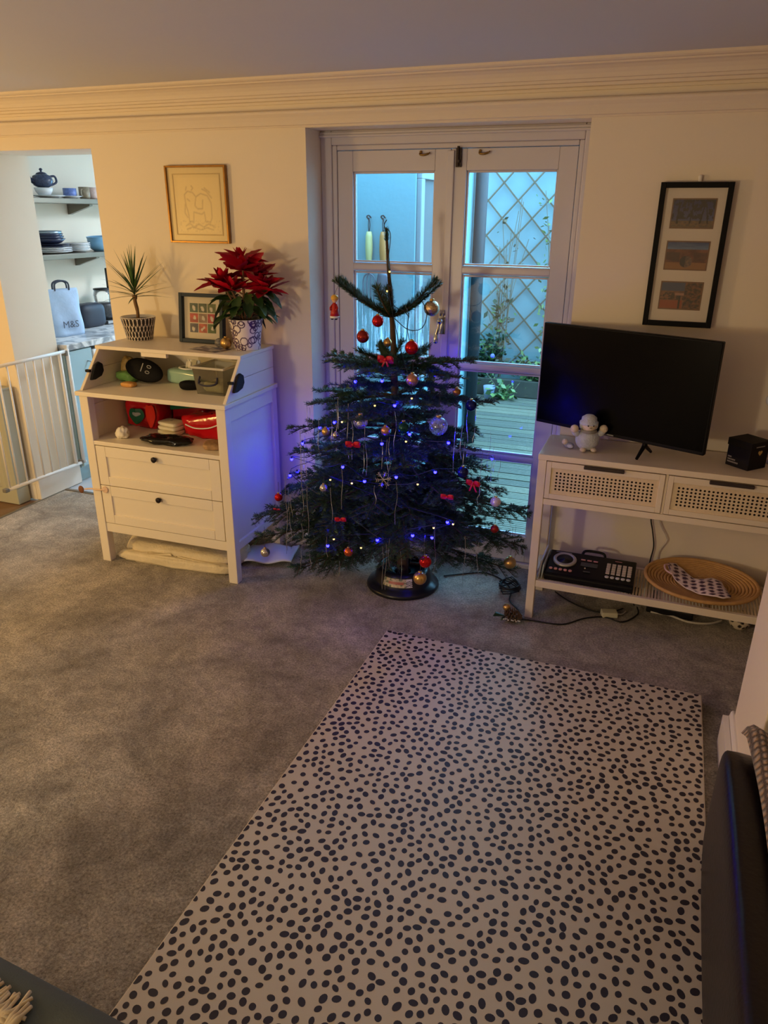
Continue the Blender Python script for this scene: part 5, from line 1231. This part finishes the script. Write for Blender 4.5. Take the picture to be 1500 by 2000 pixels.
for k, (w, zz) in enumerate(((0.016, 0.034), (0.034, 0.024), (0.046, 0.014))):
    mb = MB(); q = 0; x = 0.0
    while x < w: 
        g = 0.0022+0.0012*((q*7) % 3); mb.box(-hs-0.0008, -hs*0+0.044-x-g, zz, -hs-0.0002, 0.044-x, zz+0.0055); x += g+0.0012; q += 1
    obj('lettering', mb, m_silv, gb, kind='stuff')
mb = MB(); mb.box(-0.028, -hs-0.004, 0.090, 0.020, -hs-0.0032, 0.094); obj('lettering', mb, m_silv, gb)
# ------------------------------------------------------------------ toy music deck
dj = thing('toy_music_deck', 'black toy music deck with turntable and keypad on lower shelf', 'toy', (1.254, -0.300, SZ), rotz=0.0)
DW, DD = 0.376, 0.195
obj('body', MB().prism([(0, 0), (DD, 0), (DD, 0.062), (DD-0.012, 0.066), (0.012, 0.034), (0, 0.026)], 'x', 0, DW), mat('deck_black', S(11, 10, 12), 0.35, spec=0.3), dj, bevel=0.005)
sl = math.atan2(0.032, DD-0.024)
def on_deck(x, v): return (x, 0.012+v*math.cos(sl), 0.0345+v*math.sin(sl))
def pad(name, x, v, w, h, m, hgt=0.004, par=None):
    o = obj(name, MB().box(-w/2, -h/2, 0, w/2, h/2, hgt), m, par or dj, bevel=0.0015); o.location = on_deck(x, v); o.rotation_euler = (sl, 0, 0); return o
tt = obj('turntable', MB().lathe([(0.052, 0), (0.052, 0.006), (0.048, 0.010), (0.038, 0.010), (0.036, 0.007)], 36), mat('deck_silver', S(190, 186, 182), 0.3, 0.4), dj, smooth=True); tt.location = on_deck(0.072, 0.105); tt.rotation_euler = (sl, 0, 0)
obj('platter', MB().lathe([(0.036, 0.004), (0.036, 0.008), (0.004, 0.009), (0.004, 0.013), (0.001, 0.013)], 28), mat('deck_navy', S(20, 22, 34), 0.3), tt, smooth=True)
m_pink = mat('deck_pink_key', S(216, 150, 150), 0.4); m_key = mat('deck_cream_key', S(214, 200, 186), 0.4); m_wk = mat('deck_white_key', S(206, 204, 200), 0.4)
for k in range(5):
    o = obj('button', MB().lathe([(0.0072, 0), (0.0072, 0.004), (0.005, 0.005)], 12, sx=1.1), m_pink, dj, smooth=True); o.location = on_deck(0.022+0.021*k, 0.030); o.rotation_euler = (sl, 0, 0)
    o = obj('button', MB().lathe([(0.0078, 0), (0.0078, 0.004), (0.005, 0.005)], 12, sx=1.15), m_wk, dj, smooth=True); o.location = on_deck(0.262+0.0225*k, 0.030); o.rotation_euler = (sl, 0, 0)
    for q in range(5): pad('key', 0.262+0.0225*k, 0.058+0.0165*q, 0.0165, 0.0125, m_key)
for k in range(3): pad('key', 0.150+0.027*k, 0.128, 0.020, 0.007, m_pink)
pad('display', 0.180, 0.095, 0.072, 0.028, mat('lcd_grey', S(70, 72, 74), 0.3), 0.003)
pad('printed_line', 0.06, 0.164, 0.070, 0.006, MATS['pale_print'], 0.0008); pad('printed_line', 0.30, 0.156, 0.03, 0.004, m_pink, 0.0008)
pad('slider', 0.175, 0.042, 0.030, 0.006, MATS['lcd_grey'], 0.004); pad('slider', 0.165, 0.066, 0.006, 0.006, m_key, 0.005)
obj('carry_handle', MB().tube(sm([(0.14, DD-0.004, 0.060), (0.15, DD+0.006, 0.075), (0.19, DD+0.008, 0.078), (0.23, DD+0.006, 0.075), (0.24, DD-0.004, 0.060)], 4), 0.006, 8), MATS['deck_black'], dj, smooth=True)
for k, (hh, lb) in enumerate(((0.085, 'taller'), (0.066, 'shorter'))):
    t = thing('picture_book', '%s of two thin white books leaning by the toy deck' % lb, 'book', (1.2285+0.012*k, -0.290, SZ), rot=(0, math.radians(5), 0), group='books beside the toy deck')
    obj('cover', MB().box(-0.002, 0, 0, 0.005, 0.18, hh), mat('book_white_%d' % k, S(214, 216, 222) if k == 0 else S(176, 186, 192), 0.5), t, bevel=0.001)
    obj('pages', MB().box(-0.001, 0.002, 0.002, 0.004, 0.1815, hh-0.002), m_mount, t)
# ------------------------------------------------------------------ woven tray and bib
ty = thing('woven_tray', 'oval woven rattan tray tilted on the lower console shelf', 'tray', (1.892, -0.188, SZ+0.038), rot=(math.radians(11.0), 0, math.radians(-3)))
m_rat = mat('rattan', S(192, 148, 90), 0.55, var=0.25, vscale=40, bump=0.5, bscale=120)
for k in range(17):
    f = (k+0.6)/17.0; rx, ry = 0.228*f, 0.148*f; zz = 0.030*f**3
    obj('coil', MB().tube([(rx*math.cos(a), ry*math.sin(a), zz) for a in np.linspace(0, 2*PI, 41)[:-1]], 0.0072 if k < 16 else 0.0085, 6, closed=True), m_rat, ty, smooth=True)
obj('base_mat', MB().lathe([(0.001, -0.002), (0.10, -0.002), (0.16, 0.008), (0.215, 0.024)], 40, sy=0.65, cap0=False, cap1=False), m_rat, ty, smooth=True)
def bib_col():
    cols = []; mb = MB(); nx, ny = 44, 30
    out = [(-0.13, 0.060), (-0.10, 0.072), (-0.07, 0.056), (-0.03, 0.020), (0.02, 0.012), (0.055, 0.035), (0.085, 0.030), (0.115, -0.010), (0.135, -0.062), (0.10, -0.078), (0.05, -0.075), (-0.02, -0.055), (-0.08, -0.020), (-0.12, 0.025)]
    top = [(-0.13, 0.060), (-0.10, 0.072), (-0.06, 0.050), (-0.02, 0.018), (0.02, 0.014), (0.055, 0.034), (0.09, 0.022), (0.135, -0.050)]
    bot = [(-0.13, 0.052), (-0.115, 0.022), (-0.08, -0.018), (-0.03, -0.048), (0.02, -0.062), (0.07, -0.078), (0.11, -0.082), (0.132, -0.066)]
    tx = [p[0] for p in top]; bx = [p[0] for p in bot]
    def fn(u, v):
        x = -0.13+0.265*u; sy_=1.3; yt = sy_*np.interp(x, tx, [p[1] for p in top]); yb = sy_*np.interp(x, bx, [p[1] for p in bot]); y = yb+(yt-yb)*v
        f = math.hypot(x/0.228, y/0.148); z = 0.030*min(1, f)**3+0.012+0.006*math.sin(30*x+12*y)+0.005*mnoise.noise(Vector((x*25, y*25, 0)))+0.006*math.sin(PI*v)
        i, j = math.floor((x+y*0.2)/0.033), math.floor((y-x*0.15)/0.024)
        cx_ = ((x+y*0.2)/0.033) % 1 - 0.5; cy_ = (((y-x*0.15)/0.024) + 0.5*(i % 2)) % 1 - 0.5
        d = math.hypot(cx_, cy_*0.9)
        c = S(74, 52, 66) if d < 0.30 else (S(120, 96, 110) if d < 0.36 else S(232, 212, 208))
        if v < 0.06 or v > 0.95: c = S(236, 220, 214)
        cols.append(c); return (x, y, z)
    mb.grid(fn, nx, ny); return mb, cols
mb, cols = bib_col()
bb = thing('baby_bib', 'pink baby bib with dark animal print lying on woven tray', 'bib', (1.880, -0.196, SZ+0.046), rot=(math.radians(11.0), 0, math.radians(-6)))
obj('cloth', mb, vmat('printed_cotton', 0.85), bb, col=cols, smooth=True, solid=0.003)
obj('tie', MB().tube(sm([(-0.125, 0.062, 0.03), (-0.14, 0.04, 0.036), (-0.13, 0.01, 0.034), (-0.10, -0.005, 0.03)], 5), 0.004, 6), mat('pink_tape', S(226, 190, 190), 0.8), bb, smooth=True)
# ------------------------------------------------------------------ frame with three photographs
fr_ = thing('photo_frame', 'tall black frame with three landscape photographs above television', 'picture frame', (1.512, -0.008, 1.267))
fw2, fh2, b = 0.258, 0.530, 0.020
m_blkfr = mat('black_frame', S(8, 8, 9), 0.5, spec=0.2)
mb = MB(); mb.box(0, -0.024, 0, b, 0.004, fh2); mb.box(fw2-b, -0.024, 0, fw2, 0.004, fh2); mb.box(b, -0.024, 0, fw2-b, 0.004, b); mb.box(b, -0.024, fh2-b, fw2-b, 0.004, fh2)
obj('frame', mb, m_blkfr, fr_, bevel=0.0015)
obj('mount', MB().box(b, -0.006, b, fw2-b, 0.0, fh2-b), mat('white_mount', S(236, 222, 206), 0.8, var=0.02), fr_)
def N3(x, y, s_, o): return mnoise.noise(Vector((x*s_, y*s_, o+.37)))+0.5*mnoise.noise(Vector((x*s_*2.3, y*s_*2.3, o+5.1)))
def mixc(a, b_, k): k = max(0, min(1, k)); return tuple(x*(1-k)+y*k for x, y in zip(a, b_))
def dim(fn): return lambda u, v: tuple(0.85*c**1.15 for c in fn(u, v))
def ph_trees(u, v):
    if min(u, 1-u)*1.5 < 0.05 or min(v, 1-v) < 0.05: return S(140, 104, 76)
    c = mixc(S(110, 120, 160), S(50, 64, 124), v*1.2)
    if v < 0.26: c = mixc(S(150, 120, 84), S(110, 96, 84), N3(u, v*2, 14, 3)+.5)
    for tx, w in ((0.16, .02), (0.68, .022), (0.85, .016), (.45, .014)):
        if v > 0.16 and abs(u-tx-(v-.2)*0.12*math.sin(tx*20)) < w*(1.2-v): c = S(18, 14, 20)
    cr = N3(u*1.5, v, 9, 5)
    if v > 0.32 and cr > 0.02 and not (0.72 < u < 0.84 and v < .72): c = mixc(c, S(22, 20, 28), 0.9)
    return c
def ph_valley(u, v):
    if min(u, 1-u)*1.5 < 0.05 or min(v, 1-v) < 0.05: return S(140, 100, 72)
    if v > 0.72: return mixc(S(120, 150, 190), S(44, 80, 140), (v-.72)*4 + 0.3*N3(u, v*4, 4, 1))
    c = mixc(S(150, 96, 74), S(110, 62, 58), 0.5+N3(u, v, 7, 2)); 
    if v < 0.62 and (abs(u-0.5) > 0.16) and v > 0.25+0.25*abs(u-.5): c = mixc(S(64, 42, 54), c, 0.25 if u < .5 else .55)
    if v < 0.26: c = S(170, 120, 76)
    d = math.hypot((u-.5)*1.4, v-.30); 
    if d < 0.2: c = S(46, 44, 60) if u < .48 else mixc(S(150, 120, 104), S(100, 84, 92), N3(u, v, 18, 2)+.5)
    return c
def ph_sign(u, v):
    if min(u, 1-u)*1.5 < 0.05 or min(v, 1-v) < 0.05: return S(140, 100, 72)
    c = mixc(S(96, 110, 132), S(70, 92, 132), v) if v > 0.66 else mixc(S(132, 92, 70), S(160, 110, 80), N3(u, v, 10, 4)+.5)
    if 0.36 < v < 0.62 and N3(u, v, 12, 7) > -0.05: c = S(70, 54, 46)
    if v < 0.34 and u < 0.55: c = S(176, 86, 46)
    if abs(u-0.48) < 0.022 and v < 0.56: c = S(40, 30, 34)
    if 0.36 < u < 0.60 and 0.50 < v < 0.60: c = S(196, 150, 130)
    if u > 0.58: c = mixc(S(44, 40, 44), S(146, 96, 66), 0.5+1.2*N3(u, v, 16, 9))
    return c
for zc, fn in ((0.420, ph_trees), (0.268, ph_valley), (0.118, ph_sign)): print_plane('photograph', fr_, (fw2/2, -0.0075, zc), (0, 0, 0), 0.158, 0.108, 84, 58, dim(fn))
obj('glass', MB().box(b, -0.016, b, fw2-b, -0.0148, fh2-b), glass_mat('clear_glass'), fr_)
hk = tag(obj('wall_hook', MB().box(1.640, -0.016, 1.795, 1.654, -0.0002, 1.822), m_trim, bevel=0.005), 'small white wall hook above the tall black frame', 'hook')
# ------------------------------------------------------------------ cables, plugs and bits on the floor
m_cab = mat('black_cable', S(18, 18, 20), 0.5); m_wcab = mat('white_cable', S(214, 206, 194), 0.5)
def cable(name, label, pts, m, r_=0.0035): return tag(obj(name, MB().tube(sm(pts, 7), r_, 7), m, smooth=True), label, 'cable')
cable('power_cable', 'black cable running from tree across carpet to console', [(0.74, -0.09, 0.006), (0.81, -0.04, 0.005), (0.92, 0.02, 0.005), (1.028, -0.03, 0.005), (1.085, -0.12, 0.005), (1.10, -0.22, 0.005), (1.16, -0.30, 0.005), (1.165, -0.36, 0.005), (1.24, -0.36, 0.005), (1.36, -0.345, 0.005), (1.443, -0.258, 0.005), (1.527, -0.21, 0.005), (1.606, -0.226, 0.005), (1.665, -0.13, 0.005), (1.66, -0.07, 0.01)], m_cab)
mb = MB(); P = []
for k in range(64):
    a = k*0.55; P.append((0.045*math.cos(a)*(1+.2*math.sin(k*1.7)), 0.055*math.sin(a)*(1+.2*math.cos(k*2.3)), 0.006+0.0006*k+0.006*math.sin(k*3.1)**2))
o = tag(obj('coiled_cable', mb.tube(P, 0.0035, 6), m_cab, smooth=True), 'tangled bundle of black cable on floor beside console leg', 'cable'); o.location = (1.075, -0.115, 0.0)
cable('television_cable', 'black cable hanging down the wall behind the console', [(1.661, -0.014, 0.545), (1.660, -0.014, 0.436), (1.676, -0.014, 0.37), (1.690, -0.014, 0.30), (1.686, -0.014, 0.239), (1.68, -0.016, 0.16)], m_cab, 0.003)
cable('white_cable', 'thin white cable hanging on wall beside the black one', [(1.694, -0.014, 0.545), (1.696, -0.014, 0.43), (1.735, -0.014, 0.355), (1.740, -0.014, 0.33), (1.715, -0.014, 0.27), (1.712, -0.016, 0.16)], m_wcab, 0.003)
cable('white_cable', 'white cable lying in a curve on carpet under console', [(1.72, -0.085, 0.006), (1.80, -0.085, 0.005), (1.88, -0.115, 0.005), (1.96, -0.10, 0.005), (2.02, -0.05, 0.005)], m_wcab, 0.005)
cable('power_cable', 'second black cable slanting over the carpet under console', [(1.285, -0.05, 0.005), (1.36, -0.12, 0.005), (1.46, -0.17, 0.005), (1.54, -0.165, 0.006), (1.60, -0.10, 0.006)], m_cab, 0.0035)
so = thing('wall_socket', 'white double wall socket low behind the console', 'socket', (1.60, -0.0185, 0.045))
obj('plate', MB().box(0, -0.008, 0, 0.146, 0, 0.086), m_white, so, bevel=0.003)
for k in range(2): obj('switch', MB().box(0.03+k*0.075, -0.011, 0.055, 0.04+k*0.075, -0.008, 0.07), m_white, so)
for k, x in enumerate((1.635, 1.712)):
    t = thing('plug', 'black mains plug pushed into the %s socket outlet' % ('left', 'right')[k], 'plug', (x, -0.028, 0.07), group='plugs in the socket')
    obj('body', MB().box(-0.024, -0.040, -0.022, 0.024, 0, 0.022), m_black, t, bevel=0.006); obj('flex', MB().tube(sm([(0, -0.02, -0.02), (0.004, -0.025, -0.045), (0.012, -0.03, -0.062)], 4), 0.0035, 6), m_cab, t)
ad = thing('power_adapter', 'white square adapter lying on the carpet under console', 'adapter', (1.545, -0.185, 0.001), rotz=0.3)
obj('body', MB().box(-0.035, -0.022, 0, 0.035, 0.022, 0.026), mat('cream_plastic', S(214, 208, 176), 0.5), ad, bevel=0.004); obj('lead', MB().tube(sm([(0.034, 0, 0.012), (0.06, 0.01, 0.006), (0.085, 0.04, 0.005)], 4), 0.003, 6), m_wcab, ad)
ml = thing('multi_socket', 'black extension block on carpet below the woven tray', 'extension block', (1.80, -0.065, 0.001), rotz=-0.05)
obj('body', MB().box(-0.10, -0.025, 0, 0.10, 0.025, 0.035), m_black, ml, bevel=0.006)
for k in range(3): obj('outlet', MB().box(-0.08+k*0.06, -0.018, 0.035, -0.04+k*0.06, 0.018, 0.037), mat('outlet_grey', S(40, 40, 42), 0.5), ml)
rb = MB(); cols = []
rg = random.Random(9); spots = [(rg.uniform(-1, 1), rg.uniform(0, 2*PI)) for _ in range(46)]
nu, nv = 72, 40
def bf(u, v):
    t_ = PI*(v*.998+.001)-PI/2; g = 2*PI*u; n = (math.cos(t_)*math.cos(g), math.cos(t_)*math.sin(g), math.sin(t_))
    dk = any(n[0]*math.sqrt(1-s_*s_)*math.cos(a)+n[1]*math.sqrt(1-s_*s_)*math.sin(a)+n[2]*s_ > 0.985 for s_, a in spots)
    cols.append(S(40, 32, 34) if dk else S(226, 210, 184)); return tuple(c*0.045 for c in n)
rb.grid(bf, nu, nv, wrapu=True)
o = tag(obj('spotted_ball', rb, vmat('glazed_print', 0.35), col=cols, smooth=True), 'cream ball with dark spots on floor under console', 'ball'); o.location = (2.085, -0.09, 0.046)
pc = thing('pine_cone_decoration', 'pine cone decoration with gold bauble on floor by console leg', 'decoration', (1.128, -0.392, 0.001))
m_pc = mat('pine_cone_scale', S(92, 70, 50), 0.7, var=0.3, vscale=80); m_snow = mat('frosted_tip', S(210, 204, 196), 0.7)
mb = MB()
for k in range(60):
    f = k/60; a = k*2.4; r_ = 0.034*math.sin(PI*(0.12+0.8*f)); x = -0.03+0.075*f; c_, s_ = math.cos(a), math.sin(a)
    p = Vector((x+0.02, c_*r_*0.5, 0.030+s_*r_*0.5)); q = Vector((x+0.012, c_*r_, 0.030+s_*r_)); w = Vector((0, -s_, c_))*0.009
    mb.add([p-w*.4, q-w, q+w, p+w*.4], [(0, 1, 2, 3)]); 
obj('cone', mb, m_pc, pc, solid=0.002)
for k in range(12):
    a = k*2.4; obj('frosted_berry', MB().ball((-0.02+0.007*k, -0.030+0.006*math.cos(a), 0.022+0.018*math.sin(a*1.3)**2), 0.0035, 8, 6), m_snow, pc, smooth=True)
obj('gold_ball', MB().ball((-0.012, 0.012, 0.058), 0.017, 14, 10), b_gold, pc, smooth=True)
for k in range(7):
    a = k*0.9; mb = MB(); mb.add([(-0.01, 0, 0.02), (-0.01+0.05*math.cos(a), 0.035*math.sin(a)-0.008, 0.03+0.012*math.sin(a*2)), (-0.01+0.06*math.cos(a), 0.05*math.sin(a), 0.02)], [(0, 1, 2)]); obj('fir_sprig', mb, m_ndl[0], pc, solid=0.003)
wo = thing('white_ornament', 'white ornament at far right standing on the console table', 'ornament', (2.078, -0.10, TZ))
obj('stem', MB().lathe([(0.028, 0), (0.030, 0.006), (0.008, 0.02), (0.007, 0.20), (0.012, 0.23)], 16), m_china, wo, smooth=True)
for k in range(5):
    a = 2*PI*k/5; obj('petal', MB().ball((0.045*math.cos(a), 0.015*math.sin(2*a), 0.275+0.045*math.sin(a)), 0.032, 12, 8, sc=(1, .5, 1)), m_china, wo, smooth=True)
# ================================================================== FOREGROUND
pm = thing('play_mat', 'large cream padded play mat with dark spots on carpet', 'play mat', (1.2985, -1.66, 0.001))
mw, mlh, mt = 0.6245, 0.945, 0.032
obj('pad', MB().box(-mw, -mlh, 0, mw, mlh, mt), mat('cream_mat_cover', S(202, 192, 174), 0.6, var=0.03, vscale=20), pm, bevel=0.005, seg=3)
pts = [(-mw, -mlh), (mw, -mlh), (mw, mlh), (-mw, mlh)]; e = 0.010
obj('piping', MB().tube([(-mw-.001, -mlh+e, 0.006), (-mw-.001, mlh-e, 0.006), (-mw+e, mlh+.001, 0.006), (mw-e, mlh+.001, 0.006), (mw+.001, mlh-e, 0.006), (mw+.001, -mlh+e, 0.006), (mw-e, -mlh-.001, 0.006), (-mw+e, -mlh-.001, 0.006)], 0.003, 6, closed=True), mat('mat_piping', S(206, 188, 168), 0.7), pm)
prg = np.random.default_rng(8); cell = 0.0264; pts_ = []
gx, gy = int(2*mw/0.02)+2, int(2*mlh/0.02)+2; grid_ = {}
for _ in range(90000):
    x = prg.uniform(-mw+0.004, mw-0.004); y = prg.uniform(-mlh+0.004, mlh-0.004); kx, ky = int(x//cell), int(y//cell); ok = True
    for a in (-1, 0, 1):
        for b in (-1, 0, 1):
            for q in grid_.get((kx+a, ky+b), ()):
                if (q[0]-x)**2+(q[1]-y)**2 < (cell*0.93)**2: ok = False
    if ok: grid_.setdefault((kx, ky), []).append((x, y)); pts_.append((x, y))
mb = MB()
for (x, y) in pts_:
    r_ = prg.uniform(0.0074, 0.0104); el = prg.uniform(1.0, 1.3); ro = prg.uniform(0, PI); c_, s_ = math.cos(ro), math.sin(ro); vs_ = []
    for k in range(12):
        a = 2*PI*k/12; dx = r_*el*math.cos(a)*(1+0.05*math.sin(2*a+ro)); dy = r_*math.sin(a)/el**0.5
        px, py = x+dx*c_-dy*s_, y+dx*s_+dy*c_
        px = max(-mw+0.0045, min(mw-0.0045, px)); py = max(-mlh+0.0045, min(mlh-0.0045, py))
        vs_.append((px, py, mt+0.0004))
    mb.add(vs_, [tuple(range(12))])
o = obj('printed_spots', mb, mat('dark_spot_ink', S(44, 40, 50), 0.6, var=0.1), pm); o['kind'] = 'stuff'
# leather sofa at the right
m_lea = mat('dark_brown_leather', S(22, 13, 14), 0.36, var=0.2, vscale=14, bump=0.25, bscale=90, spec=0.4)
sf_ = thing('leather_sofa', 'dark brown leather sofa at the right edge', 'sofa', (1.90, -2.45, 0))
def cushion(sx, sy, sz, e, bulge, nu=48, nv=24):
    mb = MB()
    def pw(x): return math.copysign(abs(x)**e, x)
    def fn(u, v):
        g = 2*PI*u; t_ = PI*(v*.998+.001)-PI/2
        return (pw(math.cos(t_))*pw(math.cos(g))*sx/2*(1+bulge*math.cos(t_)*0.3), pw(math.cos(t_))*pw(math.sin(g))*sy/2, pw(math.sin(t_))*sz/2+sz/2)
    return mb.grid(fn, nu, nv, wrapu=True)
o = obj('front_cushion', cushion(0.10, 1.98, 0.388, 0.30, 0.1), m_lea, sf_, smooth=True); o.location = (0.045, 0.0, 0.040)
o = obj('seat', cushion(0.80, 1.96, 0.20, 0.25, 0.0), m_lea, sf_, smooth=True); o.location = (0.475, 0.0, 0.215)
obj('seat_base', MB().box(0.07, -0.96, 0.02, 0.88, 0.96, 0.22), m_lea, sf_, bevel=0.02)
obj('back_rest', MB().box(0.76, -0.97, 0.2, 0.94, 0.97, 0.80), m_lea, sf_, bevel=0.06, seg=5)
obj('seam', MB().tube(sm([(0.078, 0.93, 0.418), (0.083, 0.5, 0.424), (0.085, 0.0, 0.424), (0.083, -0.5, 0.424), (0.078, -0.93, 0.418)], 6), 0.004, 6), mat('leather_seam', S(70, 48, 44), 0.4), sf_)
def tweed():
    m, nt, p, out = _nodes('brown_check_wool'); N = nt.nodes; L = nt.links
    tc = N.new('ShaderNodeTexCoord')
    def wave(sc, dirn):
        w = N.new('ShaderNodeTexWave'); w.bands_direction = dirn; w.inputs['Scale'].default_value = sc; w.inputs['Distortion'].default_value = 1.5; w.inputs['Detail'].default_value = 2; L.new(tc.outputs['Object'], w.inputs['Vector']); return w
    a = wave(14, 'Y'); b_ = wave(22, 'X'); n = N.new('ShaderNodeTexNoise'); n.inputs['Scale'].default_value = 220; L.new(tc.outputs['Object'], n.inputs['Vector'])
    mu = N.new('ShaderNodeMath'); mu.operation = 'MULTIPLY'; L.new(a.outputs['Fac'], mu.inputs[0]); L.new(b_.outputs['Fac'], mu.inputs[1])
    m2 = N.new('ShaderNodeMath'); m2.operation = 'MULTIPLY_ADD'; m2.inputs[1].default_value = 0.5; L.new(n.outputs[0], m2.inputs[0]); L.new(mu.outputs[0], m2.inputs[2])
    cr = N.new('ShaderNodeValToRGB'); cr.color_ramp.elements[0].color = (*S(64, 48, 44), 1); cr.color_ramp.elements[1].color = (*S(176, 146, 124), 1); cr.color_ramp.elements[0].position = .25; cr.color_ramp.elements[1].position = .85
    L.new(m2.outputs[0], cr.inputs[0]); L.new(cr.outputs[0], p.inputs['Base Color']); p.inputs['Roughness'].default_value = 0.95; p.inputs['Sheen Weight'].default_value = 0.3
    bu = N.new('ShaderNodeBump'); bu.inputs['Strength'].default_value = 0.9; bu.inputs['Distance'].default_value = 0.006; L.new(m2.outputs[0], bu.inputs['Height']); L.new(bu.outputs[0], p.inputs['Normal']); return m
th_ = thing('wool_throw', 'brown checked wool throw draped over the leather sofa', 'throw', (1.90, -2.45, 0.0))
mb = MB()
def thr(u, v):
    y = 1.00-0.92*v; x = 0.052+0.030*v+0.008*math.sin(5*v)+u*0.60
    z = 0.448+0.020*math.exp(-((u-0.03)/0.03)**2)*1.0 - 0.012*math.exp(-(u/0.012)**2) + 0.006*math.sin(22*u+5*v)+0.012*math.sin(PI*u)
    if v < 0.06: z -= 0.25*(0.06-v)/0.06*0.12
    return (x, y, z)
mb.grid(thr, 60, 60); obj('cloth', mb, tweed(), th_, smooth=True, solid=0.014)
frg = random.Random(4); m_frn = mat('throw_fringe', S(150, 124, 104), 0.9)
for k in range(10):
    x = 0.09+0.055*k; obj('tassel', MB().tube(sm([(x, 0.085, 0.455), (x-0.012+frg.uniform(-.01, .01), 0.06, 0.452), (x-0.02+frg.uniform(-.01, .01), 0.03, 0.45)], 4), [0.005]*5+[0.003]*4, 6), m_frn, th_, smooth=True)
# grey-green sofa arm with fringed throw at the bottom left
m_felt = mat('slate_green_upholstery', S(84, 90, 84), 0.9, var=0.08, vscale=60, bump=0.3, bscale=300)
pf_ = thing('footstool', 'dark grey green upholstered footstool at bottom left corner', 'footstool', (0.44, -2.992, 0.0), rotz=math.radians(-3))
o = obj('cushion', MB().box(-0.53, -0.37, 0.14, 0.53, 0.37, 0.452), m_felt, pf_, bevel=0.05, seg=6, smooth=True)
obj('base', MB().box(-0.49, -0.32, 0.06, 0.49, 0.32, 0.20), m_felt, pf_, bevel=0.02)
for sx in (-1, 1):
    for sy in (-1, 1): obj('leg', MB().tube([(sx*0.44, sy*0.27, 0.002), (sx*0.42, sy*0.25, 0.07)], [0.014, 0.02], 10), m_oak, pf_)
m_fr2 = mat('cream_wool', S(206, 186, 150), 0.95, var=0.15, vscale=80)
ft = thing('fringed_throw', 'cream fringed throw lying on the green footstool', 'throw', (0.640, -2.785, 0.453))
mb = MB(); mb.grid(lambda u, v: (-0.45+0.57*u, -0.28+0.345*v-0.03*u, 0.006+0.004*math.sin(20*u+9*v)), 30, 20); obj('cloth', mb, m_fr2, ft, smooth=True, solid=0.010)
frg = random.Random(14)
for k in range(16):
    x = -0.17+0.021*k; y0 = 0.075-0.03*((x+.45)/.57)
    mb = MB()
    for q in range(3):
        mb.tube(sm([(x, y0-0.015, 0.008), (x+0.006*(q-1), y0+0.012, 0.012), (x+0.012*(q-1)+frg.uniform(-.006, .006), y0+0.045+frg.uniform(-.01, .014), 0.006)], 4), [0.0065]*5+[0.0035]*4, 6)
    obj('tassel', mb, m_fr2, ft, smooth=True)
for k in range(14):
    y = 0.05-0.025*k; x0 = 0.118
    mb = MB()
    for q in range(3): mb.tube(sm([(x0-0.02, y, 0.008), (x0+0.012, y+0.006*(q-1), 0.012), (x0+0.045+frg.uniform(-.01, .012), y+0.012*(q-1)+frg.uniform(-.006, .006), 0.006)], 4), [0.0065]*5+[0.0035]*4, 6)
    obj('tassel', mb, m_fr2, ft, smooth=True)
